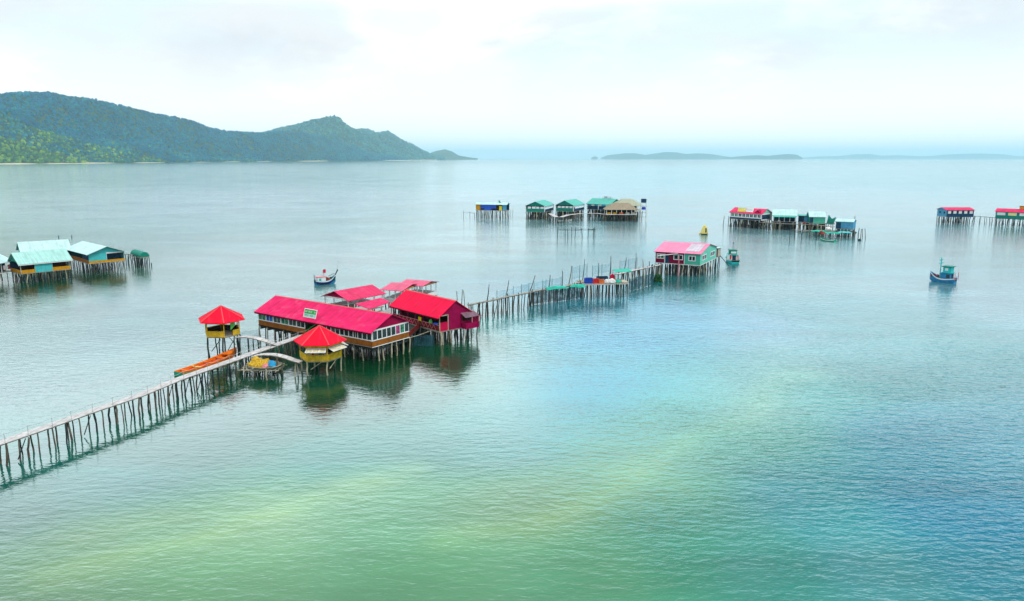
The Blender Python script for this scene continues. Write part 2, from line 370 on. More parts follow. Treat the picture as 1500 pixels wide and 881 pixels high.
foot, gF = ridge('hills', [(-400,190),(-200,165),(-60,155),(0,160),(25,164),(45,175),(60,190),(85,197),(120,203),(160,207),(200,212),(250,220),(300,227),(340,231),(380,234),(430,235.5)], lambda x: shore(x) + 640, 500, 600, soil, seed=12.0, rough=0.1)
forest('forest', gA, 17000, 6, 12, HAZE_BLUES, 1, FM, 0.78, rs)
forest('forest', gF, 9500, 4, 10, lambda p: (LIMES + LIMES[:3] + HAZY_GREENS[:2]) if p[0] / p[1] < -0.60 + 0.0009 * (60 - p[2]) else ((LIMES + HAZY_GREENS + HAZE_BLUES) if p[0] / p[1] < -0.50 + 0.0009 * (60 - p[2]) else (HAZE_BLUES + HAZY_GREENS[:3] + LIMES[-2:])), 2, FM, 0.8, rs)
forest('forest', gB, 5000, 10, 18, HAZY_GREENS, 1, FM, 0.76, rs)
forest('forest', gC, 2500, 12, 20, HAZY_GREENS, 1, FM, 0.76, rs)
def island(sky_pts, dist, seed):
    return ridge('island', sky_pts, dist, 1500, 1500, soil, nx=90, ny=16, seed=seed, rough=0.06)
island([(866,231.5),(869,229.8),(872,229.2),(876,231)], 26000, 2.0)
island([(880,231.5),(890,227.5),(915,224.5),(930,224.5),(945,227),(955,225.5),(975,222.5),(990,223),(1005,225.5),(1020,224.5),(1040,225.5),(1060,229),(1080,231.5)], 29000, 3.0)
island([(1060,231.6),(1090,228.5),(1110,227.5),(1125,228.5),(1140,227),(1155,225.5),(1168,227),(1176,231.5)], 26000, 5.0)
island([(1170,231.5),(1200,229.5),(1230,228.8),(1250,226.3),(1275,225.5),(1290,228),(1320,227.5),(1340,229),(1360,229),(1385,226.5),(1420,225),(1440,225),(1470,226),(1490,229),(1540,231)], 42000, 6.0)
# beach and tidal flat along the foot of the forest
def build_beach():
    sand = mat('pale_sand', (0.52, 0.46, 0.34), 0.9, 0.25, 0.02)
    pts = SHX
    X, Yp = interp(pts, 90); V = []
    for i in range(90):
        nn = noise.noise(Vector((X[i] / 40, 0, 0))) * 0.25
        a = G(X[i], Yp[i] + nn); d = Vector((a.x, a.y)).normalized()
        for s, z in ((-25, -0.4), (0, 0.15), (40, 2.2), (120, 4.5), (420, 7.0)):
            V.append((a.x + d.x * s, a.y + d.y * s, z))
    i, j = np.meshgrid(np.arange(89), np.arange(4), indexing='ij'); a = i * 5 + j
    me = mesh_np('beach', np.array(V), np.stack([a, a + 5, a + 6, a + 1], -1).reshape(-1), np.full(89 * 4, 4), True)
    tag(link('beach', me, sand), kind='structure')
build_beach()
# ------------------------------------------------------------------ mesh builder
class MB:
    def __init__(s): s.v = []; s.f = []
    def poly(s, pts):
        b = len(s.v); s.v += [tuple(p) for p in pts]; s.f.append(tuple(range(b, b + len(pts)))); return s
    def hexa(s, lo, hi):
        """lo, hi: two quads in the same order"""
        b = len(s.v); s.v += [tuple(p) for p in lo] + [tuple(p) for p in hi]
        s.f += [(b+3,b+2,b+1,b), (b+4,b+5,b+6,b+7), (b,b+1,b+5,b+4), (b+1,b+2,b+6,b+5), (b+2,b+3,b+7,b+6), (b+3,b,b+4,b+7)]; return s
    def box(s, x0, x1, y0, y1, z0, z1):
        return s.hexa([(x0,y0,z0),(x1,y0,z0),(x1,y1,z0),(x0,y1,z0)], [(x0,y0,z1),(x1,y0,z1),(x1,y1,z1),(x0,y1,z1)])
    def prism(s, pts, ext):
        """polygon pts extruded by vector ext"""
        n = len(pts); b = len(s.v); e = Vector(ext)
        s.v += [tuple(p) for p in pts] + [tuple(Vector(p) + e) for p in pts]
        s.f.append(tuple(range(b + n - 1, b - 1, -1))); s.f.append(tuple(range(b + n, b + 2 * n)))
        for i in range(n): s.f.append((b + i, b + (i + 1) % n, b + n + (i + 1) % n, b + n + i))
        return s
    def tube(s, pts, r0, r1=None, n=6, cap=True):
        r1 = r0 if r1 is None else r1; pts = [Vector(p) for p in pts]; rings = []
        for i, p in enumerate(pts):
            d = (pts[min(i + 1, len(pts) - 1)] - pts[max(i - 1, 0)]).normalized()
            a = d.orthogonal().normalized() if abs(d.z) < 0.95 else Vector((1, 0, 0)); a = (a - d * a.dot(d)).normalized(); b = d.cross(a)
            r = r0 + (r1 - r0) * i / max(1, len(pts) - 1)
            base = len(s.v)
            for k in range(n):
                q = p + a * (r * math.cos(2 * math.pi * k / n)) + b * (r * math.sin(2 * math.pi * k / n)); s.v.append(tuple(q))
            rings.append(base)
        for i in range(len(rings) - 1):
            for k in range(n):
                s.f.append((rings[i] + k, rings[i] + (k + 1) % n, rings[i + 1] + (k + 1) % n, rings[i + 1] + k))
        if cap:
            s.f.append(tuple(rings[0] + k for k in range(n - 1, -1, -1))); s.f.append(tuple(rings[-1] + k for k in range(n)))
        return s
    def beam(s, p, q, wd, ht):
        p = Vector(p); q = Vector(q); d = (q - p).normalized(); up = Vector((0, 0, 1)) if abs(d.z) < 0.98 else Vector((1, 0, 0))
        a = d.cross(up).normalized() * wd / 2; b = a.cross(d).normalized() * ht / 2
        return s.hexa([p - a - b, p + a - b, p + a + b, p - a + b], [q - a - b, q + a - b, q + a + b, q - a + b])
    def mesh(s, name, smooth=False):
        me = bpy.data.meshes.new(name); me.from_pydata(s.v, [], s.f); me.validate()
        bm = bmesh.new(); bm.from_mesh(me); bmesh.ops.recalc_face_normals(bm, faces=bm.faces); bm.to_mesh(me); bm.free()
        if smooth: me.polygons.foreach_set('use_smooth', [True] * len(me.polygons))
        return me
    def build(s, name, m, parent=None, loc=None, smooth=False):
        return link(name, s.mesh(name, smooth), m, parent, loc)

def thing(name, label, cat, loc=(0, 0, 0), rz=0.0, group=None):
    o = bpy.data.objects.new(name, None); C.objects.link(o); o.location = loc; o.rotation_euler = (0, 0, rz); o.empty_display_size = 0.3
    return tag(o, label, cat, group)
def copy_tree(o, parent=None):
    c = o.copy(); C.objects.link(c)
    if parent is not None: c.parent = parent
    for ch in list(o.children): copy_tree(ch, c)
    return c

# ------------------------------------------------------------------ colours of things
M = {}
M['roof_long'] = mat('rose_metal_roof', (0.72, 0.010, 0.115), 0.7, 0.2, 0.7, (0, 1.05, 0.30), dirt=(0.42, 0.10, 0.15), dirt_amt=0.7, run=0.5)
M['roof_red'] = mat('red_metal_roof', (0.76, 0.001, 0.052), 0.7, 0.12, 0.5, (0, 1.05, 0.22), dirt=(0.42, 0.04, 0.07), dirt_amt=0.35, run=0.4)
M['roof_rose'] = mat('faded_rose_roof', (0.70, 0.020, 0.115), 0.5, 0.2, 0.6, (0, 0.9, 0.5), dirt=(0.5, 0.16, 0.2), dirt_amt=0.4, run=0.5)
M['roof_pale'] = mat('sun_faded_rose_roof', (0.70, 0.085, 0.185), 0.5, 0.2, 0.6, (0, 0.9, 0.5), dirt=(0.5, 0.22, 0.25), dirt_amt=0.5, run=0.5)
M['roof_pink'] = mat('pink_metal_roof', (0.74, 0.20, 0.34), 0.5, 0.12, 0.5, (0, 1.0, 0.10), dirt=(0.6, 0.3, 0.36), dirt_amt=0.4, run=0.4)
M['roof_gaz'] = mat('bright_red_roof', (0.78, 0.004, 0.030), 0.7, 0.10, 0.8, run=0.35)
M['ridge_red'] = mat('pale_red_ridge', (0.62, 0.10, 0.11), 0.5, 0.1, 1.0)
M['gable_red'] = mat('crimson_gable_sheet', (0.30, 0.003, 0.050), 0.6, 0.2, 0.8, (1, 1.0, 0.18))
M['wall_mag'] = mat('magenta_sheet_wall', (0.30, 0.002, 0.062), 0.6, 0.22, 0.8, (1, 0.9, 0.2), dirt=(0.12, 0.01, 0.04), dirt_amt=0.4)
M['red_panel'] = mat('red_panel', (0.52, 0.006, 0.06), 0.55, 0.15, 0.8)
M['maroon'] = mat('maroon_board', (0.19, 0.003, 0.035), 0.65, 0.3, 1.0, (2, 0.22, 0.3))
M['rail_red'] = mat('dark_red_boards', (0.16, 0.018, 0.014), 0.7, 0.3, 1.2, (0, 0.5, 0.35))
M['brown'] = mat('varnished_boards', (0.30, 0.105, 0.018), 0.55, 0.35, 1.5, (0, 0.35, 0.35), bump=0.01)
M['white'] = mat('white_frame', (0.72, 0.74, 0.74), 0.5, 0.08, 1.5, dirt=(0.4, 0.42, 0.4), dirt_amt=0.35)
M['fascia'] = mat('dark_fascia', (0.06, 0.006, 0.016), 0.7, 0.2)
M['pane'] = mat('dark_window_glass', (0.010, 0.028, 0.032), 0.08, 0.7, 0.9, spec=0.5)
M['pane_blue'] = mat('blue_curtain_pane', (0.04, 0.12, 0.42), 0.25, 0.4, 1.5)
M['pane_green'] = mat('green_tinted_pane', (0.05, 0.20, 0.12), 0.15, 0.9, 1.6)
M['pane_pink'] = mat('pink_curtain_pane', (0.35, 0.05, 0.16), 0.25, 0.6, 1.6)
M['wood'] = mat('weathered_pole', (0.13, 0.115, 0.09), 0.85, 0.5, 3.0, dirt=(0.04, 0.05, 0.035), dirt_amt=0.8)
M['wood_pale'] = mat('bleached_pole', (0.42, 0.39, 0.28), 0.85, 0.4, 3.0, dirt=(0.16, 0.16, 0.09), dirt_amt=0.8)
M['wood_dark'] = mat('dark_teal_pole', (0.030, 0.045, 0.045), 0.7, 0.5, 3.0)  # plain dark teal tone from foot to top
M['plank'] = mat('grey_planks', (0.30, 0.27, 0.22), 0.85, 0.35, 2.0, (0, 0.3, 0.4))
M['deck'] = mat('pale_concrete_deck', (0.50, 0.48, 0.475), 0.8, 0.22, 1.3, (0, 0.9, 0.35), dirt=(0.26, 0.25, 0.22), dirt_amt=0.7)
M['deck_edge'] = mat('mossy_deck_edge', (0.20, 0.19, 0.15), 0.9, 0.5, 1.5)
M['yellow'] = mat('yellow_painted_boards', (0.62, 0.41, 0.025), 0.6, 0.3, 2.0, (0, 0.25, 0.22), dirt=(0.30, 0.20, 0.03), dirt_amt=0.6)
M['ochre'] = mat('orange_boards', (0.55, 0.26, 0.010), 0.6, 0.25, 2.0, (0, 0.3, 0.25))
M['mat_pale'] = mat('woven_blind', (0.62, 0.57, 0.38), 0.8, 0.25, 2.0, (0, 0.5, 0.2))
M['dark'] = mat('dark_boards_and_shade', (0.03, 0.018, 0.014), 0.9, 0.5, 2.0)
M['dark_green'] = mat('dark_green_hedge_boards', (0.012, 0.055, 0.016), 0.9, 0.7, 3.0)
M['green_paint'] = mat('green_paint', (0.10, 0.45, 0.10), 0.5, 0.2)
M['sign_green'] = mat('green_sign_face', (0.04, 0.32, 0.08), 0.5, 0.35, 2.0)
M['letter'] = mat('pale_lettering', (0.55, 0.72, 0.5), 0.6, 0.1)
M['tin_pale'] = mat('pale_tin_roof', (0.44, 0.64, 0.64), 0.55, 0.10, 0.6, (0, 0.95, 0.14), dirt=(0.5, 0.56, 0.52), dirt_amt=0.3, run=0.35)
M['tin_mint'] = mat('mint_tin_roof', (0.34, 0.60, 0.55), 0.5, 0.08, 0.6, (0, 0.95, 0.14), dirt=(0.32, 0.50, 0.46), dirt_amt=0.3, run=0.4)
M['tin_teal'] = mat('teal_tin_roof', (0.08, 0.40, 0.33), 0.5, 0.12, 0.4, (0, 1.0, 0.12), run=0.4)
M['green_gable'] = mat('deep_green_sheet', (0.012, 0.20, 0.15), 0.6, 0.15, 0.5)
M['turq'] = mat('turquoise_sheet', (0.07, 0.48, 0.50), 0.55, 0.12, 0.7, (0, 0.9, 0.10))
M['teal_wall'] = mat('jade_green_wall', (0.07, 0.40, 0.29), 0.6, 0.12, 0.7, (0, 0.8, 0.12))
M['mint_wall'] = mat('mint_green_wall', (0.16, 0.55, 0.43), 0.6, 0.08, 0.7, (1, 0.8, 0.08))
M['blue_wall'] = mat('sky_blue_wall', (0.08, 0.32, 0.52), 0.6, 0.2, 0.6, (0, 0.8, 0.15))
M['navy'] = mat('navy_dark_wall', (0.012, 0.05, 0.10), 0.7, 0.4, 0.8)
M['tarp_blue'] = mat('blue_tarpaulin', (0.03, 0.10, 0.50), 0.5, 0.3, 0.8)
M['tarp_green'] = mat('sea_green_tarpaulin', (0.02, 0.36, 0.26), 0.5, 0.25, 1.0)
M['thatch'] = mat('weathered_thatch', (0.30, 0.25, 0.18), 0.95, 0.45, 2.5, (0, 0.4, 0.3), bump=0.05)
M['thatch_green'] = mat('mossy_thatch', (0.36, 0.38, 0.28), 0.95, 0.35, 2.0, (0, 0.4, 0.25))
M['orange'] = mat('orange_boat_paint', (0.75, 0.17, 0.008), 0.5, 0.2, 1.5, (1, 0.4, 0.12))
M['orange_in'] = mat('red_orange_boat_boards', (0.62, 0.07, 0.010), 0.6, 0.3, 2.0, (1, 0.5, 0.3))
M['boat_green'] = mat('green_boat_paint', (0.01, 0.28, 0.16), 0.5, 0.2)
M['boat_blue'] = mat('blue_boat_paint', (0.03, 0.20, 0.38), 0.45, 0.25, 1.0)
M['boat_navy'] = mat('navy_boat_paint', (0.012, 0.022, 0.10), 0.45, 0.25, 1.0)
M['boat_white'] = mat('white_boat_paint', (0.70, 0.74, 0.72), 0.5, 0.12, 1.0, dirt=(0.4, 0.3, 0.25), dirt_amt=0.5)
M['boat_teal'] = mat('turquoise_boat_paint', (0.03, 0.44, 0.44), 0.5, 0.15)
M['pink'] = mat('salmon_paint', (0.62, 0.22, 0.26), 0.6, 0.15)
M['rust'] = mat('rust_red_gear', (0.25, 0.05, 0.04), 0.8, 0.3)
M['net_yellow'] = mat('yellow_net_pile', (0.50, 0.31, 0.03), 0.9, 0.5, 5.0, bump=0.05, bscale=9)
M['tarp_sky'] = mat('sky_blue_plastic', (0.03, 0.30, 0.58), 0.4, 0.25)
M['sack'] = mat('white_sacks', (0.62, 0.62, 0.60), 0.8, 0.2, 2.0)
M['red_plastic'] = mat('red_plastic', (0.55, 0.02, 0.02), 0.4, 0.2)
M['blue_plastic'] = mat('blue_plastic', (0.015, 0.06, 0.38), 0.4, 0.2)
M['orange_plastic'] = mat('orange_plastic', (0.62, 0.14, 0.03), 0.4, 0.2)
M['yellow_plastic'] = mat('yellow_plastic', (0.70, 0.55, 0.03), 0.45, 0.2)
M['cream'] = mat('cream_paint', (0.78, 0.66, 0.22), 0.5, 0.12)
M['wicker'] = mat('pale_wicker', (0.46, 0.43, 0.34), 0.9, 0.3, 4.0, (2, 0.12, 0.3))
M['flag'] = mat('red_flag_cloth', (0.55, 0.01, 0.05), 0.8, 0.2)
M['grey_roof'] = mat('grey_purple_sheet', (0.17, 0.10, 0.13), 0.6, 0.3, 1.0)
M['pv'] = mat('pale_skylight_sheet', (0.52, 0.44, 0.50), 0.3, 0.25, 1.0, (0, 0.8, 0.5))
M['steel'] = mat('dull_metal_rail', (0.40, 0.40, 0.40), 0.5, 0.15)
M['lime'] = mat('lime_sign_face', (0.55, 0.58, 0.22), 0.5, 0.3, 1.0)
M['black'] = mat('dark_rubber', (0.02, 0.02, 0.022), 0.7, 0.2)
def net_mat(name, col, alpha):
    m = bpy.data.materials.new(name); m.use_nodes = True; t = NT(m.node_tree)
    d = t.n('ShaderNodeBsdfDiffuse'); d.inputs[0].default_value = col + (1,); tr = t.n('ShaderNodeBsdfTransparent')
    tc = t.n('ShaderNodeTexCoord'); n = t.n('ShaderNodeTexNoise', inp={'Scale': 1.2, 'Detail': 3}); t.l(tc.outputs['Object'], n.inputs['Vector'])
    mx = t.n('ShaderNodeMixShader'); t.l(t.maprange(n.outputs['Fac'], 0.3, 0.7, alpha * 0.5, alpha * 1.3), mx.inputs[0]); t.l(tr.outputs[0], mx.inputs[1]); t.l(d.outputs[0], mx.inputs[2])
    o = t.n('ShaderNodeOutputMaterial'); t.l(mx.outputs[0], o.inputs[0]); return m
M['net'] = net_mat('blue_fishing_net', (0.20, 0.46, 0.58), 0.17)
M['net_dark'] = net_mat('dark_fishing_net', (0.03, 0.10, 0.13), 0.5)

# ------------------------------------------------------------------ stilts: crooked poles, a few shapes shared by all
POLES = {}
def pole_mesh(kind, i):
    key = (kind, i)
    if key not in POLES:
        rr = random.Random(i * 7 + len(kind)); pts = []; x = y = 0.0
        for k in range(6):
            pts.append((x, y, k / 5.0)); x += rr.uniform(-0.055, 0.055); y += rr.uniform(-0.055, 0.055)
        s = 1.6
        me = MB().tube([(p[0] * s, p[1] * s, p[2]) for p in pts], 0.115, 0.095, 7).mesh('stilt', True); me.materials.append(M[kind]); POLES[key] = me
    return POLES[key]
def stilt(parent, x, y, ztop, kind='wood', zbot=-1.2, r=1.0, lean=0.0, name='stilt', rs_=R):
    o = link(name, pole_mesh(kind, rs_.randrange(7)), M[kind], parent, (x, y, zbot))
    hgt = ztop - zbot
    o.scale = (r, r, hgt); o.rotation_euler = (rs_.uniform(-1, 1) * (0.035 + lean), rs_.uniform(-1, 1) * (0.035 + lean), rs_.uniform(0, 6.28))
    return o

# ------------------------------------------------------------------ stilt houses
class House:
    """a gabled house on stilts in its own frame: x along the front (L), y into depth (W), z from the water"""
    def __init__(s, name, label, cat, pL, pR, zref, zf, ze, zr=None, W=None, back=None, ridge=None, ov=0.5, og=0.4, eave=False, group=None):
        a = G(*pL, zref); b = G(*pR, zref); d = Vector((b.x - a.x, b.y - a.y)); ang = math.atan2(d.y, d.x)
        s.L = d.length; ux = d.normalized(); uy = Vector((-ux.y, ux.x)); org = Vector((a.x, a.y))
        if eave: s.L -= 2 * og; org = org + ux * og + uy * ov
        s.o = org; s.ux = ux; s.uy = uy; s.zf = zf; s.ze = ze; s.ov = ov; s.og = og
        if W is None:
            side, px = back; lo, hi = 1.0, 30.0
            xx = s.L + og if side == 'R' else -og
            f = lambda q: J(s.w(xx, q + ov, ze))[0] - px
            flo = f(lo)
            for _ in range(50):
                mid = (lo + hi) / 2
                if (f(mid) > 0) == (flo > 0): lo = mid
                else: hi = mid
            W = (lo + hi) / 2
        s.W = W
        if zr is None:
            side, py = ridge; xx = s.L + og if side == 'R' else -og; lo, hi = ze, ze + 8
            for _ in range(50):
                mid = (lo + hi) / 2
                if J(s.w(xx, W / 2, mid))[1] > py: lo = mid
                else: hi = mid
            zr = (lo + hi) / 2
        s.zr = zr
        s.t = thing(name, label, cat, (org.x, org.y, 0), ang, group)
        if DEBUG: print('%-28s L %.1f W %.1f zf %.1f ze %.1f zr %.1f' % (label[:28], s.L, s.W, s.zf, s.ze, s.zr), [tuple(round(q) for q in J(s.w(x, y, z))) for x, y, z in ((0, 0, zf), (s.L, 0, zf), (s.L, s.W, zf), (-og, s.W/2, zr), (s.L+og, s.W/2, zr))])
    def w(s, x, y, z): return (s.o.x + s.ux.x * x + s.uy.x * y, s.o.y + s.ux.y * x + s.uy.y * y, z)
    def lx(s, px, y=0.0, z=3.0):
        lo, hi = -5.0, s.L + 5
        for _ in range(50):
            mid = (lo + hi) / 2
            if J(s.w(mid, y, z))[0] < px: lo = mid
            else: hi = mid
        return (lo + hi) / 2
    def ly(s, px, x, z=3.0):
        f = lambda q: J(s.w(x, q, z))[0]
        lo, hi = -2.0, s.W + 5; up = f(hi) > f(lo)
        for _ in range(50):
            mid = (lo + hi) / 2
            if (f(mid) < px) == up: lo = mid
            else: hi = mid
        return (lo + hi) / 2
    def slope_z(s, y): return s.zr - (s.zr - s.ze) * abs(y - s.W / 2) / (s.W / 2)
    def roof(s, m, ridge_m=None, th=0.09, fascia=None, both=True):
        L, W, ov, og = s.L, s.W, s.ov, s.og; b = MB()
        k = (s.zr - s.ze) / (W / 2); zo = s.ze - k * ov; x0, x1 = -og, L + og
        c = W / 2
        # two slopes as one folded sheet with thickness
        prof = [(-ov, zo), (c, s.zr), (W + ov, zo), (W + ov, zo - th), (c, s.zr - th), (-ov, zo - th)]
        b.prism([(x0, y, z) for y, z in prof[:2] + [prof[4], prof[5]]], (x1 - x0, 0, 0))
        b.prism([(x0, y, z) for y, z in prof[1:5]], (x1 - x0, 0, 0))
        r = b.build('roof', m, s.t)
        if ridge_m:
            MB().prism([(x0 - 0.02, c - 0.17, s.zr - 0.17 * k + 0.03), (x0 - 0.02, c, s.zr + 0.05), (x0 - 0.02, c + 0.17, s.zr - 0.17 * k + 0.03), (x0 - 0.02, c, s.zr - 0.02)], (x1 - x0 + 0.04, 0, 0)).build('ridge_cap', ridge_m, r)
        if fascia:
            MB().box(x0 + 0.05, x1 - 0.05, -ov + 0.02, -ov + 0.09, zo - th - 0.2, zo - th - 0.004).build('fascia', fascia, r)
        s.roof_o = r; return r
    def gable(s, m, sides='LR', z0=None, inset=0.0, th=0.08):
        z0 = s.ze if z0 is None else z0
        for sd in sides:
            x = inset if sd == 'L' else s.L - inset - th
            k = (s.zr - s.ze) / (s.W / 2)
            MB().prism([(x, 0.02, z0), (x, s.W - 0.02, z0), (x, s.W - 0.02, max(z0, s.ze - 0.1)), (x, s.W / 2, s.zr - 0.1), (x, 0.02, max(z0, s.ze - 0.1))], (th, 0, 0)).build('gable', m, s.t)
    def wall(s, side, m, a, b, z0, z1, th=0.08, out=0.0, name='wall'):
        """piece of a wall: side F B L R, from a to b along it"""
        bb = MB()
        if side == 'F': bb.box(a, b, -out, th - out, z0, z1)
        elif side == 'B': bb.box(a, b, s.W - th + out, s.W + out, z0, z1)
        elif side == 'L': bb.box(-out, th - out, a, b, z0, z1)
        else: bb.box(s.L - th + out, s.L + out, a, b, z0, z1)
        return bb.build(name, m, s.t)
    def window(s, side, a, b, z0, z1, m, pane, mull=1, fr=0.07, out=0.03):
        def put(bb, u0, u1, z0, z1, d0, d1):
            if side == 'F': bb.box(u0, u1, -d1, -d0, z0, z1)
            elif side == 'B': bb.box(u0, u1, s.W + d0, s.W + d1, z0, z1)
            elif side == 'L': bb.box(-d1, -d0, u0, u1, z0, z1)
            else: bb.box(s.L + d0, s.L + d1, u0, u1, z0, z1)
        bb = MB()
        put(bb, a, b, z0, z0 + fr, -0.02, out); put(bb, a, b, z1 - fr, z1, -0.02, out)
        put(bb, a, a + fr, z0 + fr, z1 - fr, -0.02, out); put(bb, b - fr, b, z0 + fr, z1 - fr, -0.02, out)
        for k in range(mull):
            c = a + (b - a) * (k + 1) / (mull + 1); put(bb, c - fr / 2, c + fr / 2, z0 + fr, z1 - fr, -0.02, out - 0.004)
        w = bb.build('window', m, s.t)
        pb = MB(); put(pb, a + fr, b - fr, z0 + fr, z1 - fr, 0.001, 0.006); pb.build('pane', pane, w)
        return w
    def floor(s, m, th=0.16, ex=0.05):
        return MB().box(-ex, s.L + ex, -ex, s.W + ex, s.zf - th, s.zf).build('floor', m, s.t)
    def stilts(s, nx, ny, kinds=('wood', 'wood_dark', 'wood_pale'), r=1.0, wts=(5, 3, 2), ex=0.15, zb=-1.2, lean=0.02, jit=0.35, front=None):
        for i in range(nx):
            for j in range(ny):
                x = s.L * i / (nx - 1) + R.uniform(-1, 1) * jit * (0 < i < nx - 1); y = s.W * j / max(1, ny - 1) + R.uniform(-1, 1) * jit * (0 < j < ny - 1)
                kd = R.choices(kinds, wts)[0]
                if front and (j == 0 or i == nx - 1): kd = front if R.random() < 0.75 else kd
                stilt(s.t, min(max(x, ex), s.L - ex), min(max(y, ex), s.W - ex), s.zf - 0.15, kd, zb, r * R.uniform(0.8, 1.25), lean)
    def braces(s, n, m='wood'):
        for _ in range(n):
            x = R.uniform(0, s.L - 1.5); y = R.choice([0.2, s.W * 0.5])
            a = (x, y, R.uniform(0.1, 0.8)); b = (x + R.uniform(1.2, 2.4), y, s.zf - 0.25)
            if R.random() < 0.5: a, b = (b[0], y, a[2]), (a[0], y, b[2])
            MB().tube([a, b], 0.06, 0.05, 6).build('brace', M[m], s.t)
    def posts(s, m, pts, z0, z1, r=0.08):
        for x, y in pts: MB().box(x - r, x + r, y - r, y + r, z0, z1).build('post', m, s.t)
DEBUG = bool(globals().get('DEBUG_ON', False))
# ================================================================== the near restaurant on stilts
rs = random.Random(21)
# ---- long restaurant
h = House('stilt_house', 'long rose-roofed restaurant on stilts with a row of white-framed windows over brown boards', 'house', (379, 475.5), (545.5, 508.6), 2.5, 2.5, 5.0,
          back=('R', 605), ridge=('R', 460.5), ov=0.55, og=0.35)
h.roof(M['roof_long'], M['ridge_red'], fascia=M['fascia'])
h.gable(M['gable_red'])
zs = 3.35; L, W = h.L, h.W
e0, e1 = h.lx(447), h.lx(466)
h.floor(M['dark'])
h.wall('F', M['brown'], 0, e0, 2.5, zs); h.wall('F', M['brown'], e1, L, 2.5, zs); h.wall('R', M['brown'], 0.08, W - 0.08, 2.5, zs); h.wall('L', M['brown'], 0.08, W - 0.08, 2.5, zs)
h.wall('B', M['maroon'], 0, L, 2.5, 5.0)
for sd, a, b in (('F', 0, e0), ('F', e1, L), ('R', 0.08, W - 0.08), ('L', 0.08, W - 0.08)): h.wall(sd, M['white'], a, b, zs, 5.0 if sd in 'RL' else 4.96, 0.06)
pairs = [(378.8,389.2),(390,399.8),(400.6,411),(411.8,422.4),(423.2,434),(434.8,446.4)]
for k, (a, b) in enumerate(pairs):
    h.window('F', max(0.1, h.lx(a, z=4)), h.lx(b, z=4), zs + 0.05, 4.78, M['white'], M[['pane_green', 'pane_blue', 'pane', 'pane_green', 'pane', 'pane'][k]], 1, 0.055)
n = 12
for k in range(n):
    a = e1 + 0.08 + (L - e1 - 0.15) * k / n; b = e1 + 0.08 + (L - e1 - 0.15) * (k + 1) / n
    h.window('F', a, b - 0.004, zs + 0.05, 4.82, M['white'], M['pane'], 1 if k in (8,) else 0, 0.075)
for k in range(8):
    a = 0.1 + (W - 0.2) * k / 8; b = 0.1 + (W - 0.2) * (k + 1) / 8
    h.window('R', a, b - 0.004, zs + 0.05, 4.85, M['white'], M['pane_pink' if k == 5 else ('pane_green' if k == 6 else 'pane')], 0, 0.075)
for k in range(5): h.window('L', 0.3 + k * (W - 0.6) / 5, 0.3 + (k + 1) * (W - 0.6) / 5 - 0.05, zs + 0.05, 4.82, M['white'], M['pane'], 1, 0.10)
# recessed entrance with its dark green lining and rail
eb = MB(); eb.box(e0 + 0.004, e0 + 0.08, 0.1, 2.0, 2.5, 4.9); eb.box(e1 - 0.08, e1 - 0.004, 0.1, 2.0, 2.5, 4.9); eb.box(e0 + 0.1, e1 - 0.1, 2.0, 2.08, 2.5, 4.9); eb.box(e0 + 0.1, e1 - 0.1, 0.06, 0.14, 4.2, 4.94)
eb.build('doorway', M['dark_green'], h.t)
MB().tube([(e0 + 0.4, -0.3, 3.0), (e1 - 0.3, 0.0, 4.45), (e1 - 0.25, 0.0, 4.75)], 0.05, 0.05, 6).build('handrail', M['green_paint'], h.t)
h.wall('F', M['white'], 0, e0, zs - 0.02, zs + 0.05, 0.06, 0.05, 'sill'); h.wall('F', M['white'], e1, L, zs - 0.02, zs + 0.05, 0.06, 0.05, 'sill'); h.wall('R', M['white'], 0, W, zs - 0.02, zs + 0.05, 0.06, 0.05, 'sill')
h.wall('R', M['white'], -0.05, W + 0.05, 2.36, 2.48, 0.08, 0.06, 'floor_beam'); h.wall('F', M['plank'], e1, L + 0.05, 2.36, 2.48, 0.08, 0.06, 'floor_beam')
h.stilts(14, 7, ('wood_dark', 'wood', 'wood_pale'), wts=(6, 4, 1), front='wood_pale', zb=-1.0)
h.braces(12)
jb = MB()
for k in range(9): jb.box(0.1, L - 0.1, 0.2 + k * (W - 0.5) / 8, 0.34 + k * (W - 0.5) / 8, 2.0, 2.32)
for k in range(14): jb.box(0.2 + k * (L - 0.5) / 13, 0.36 + k * (L - 0.5) / 13, 0.1, W - 0.1, 1.75, 1.99)
jb.build('joists', M['wood_dark'], h.t)
LONG = h
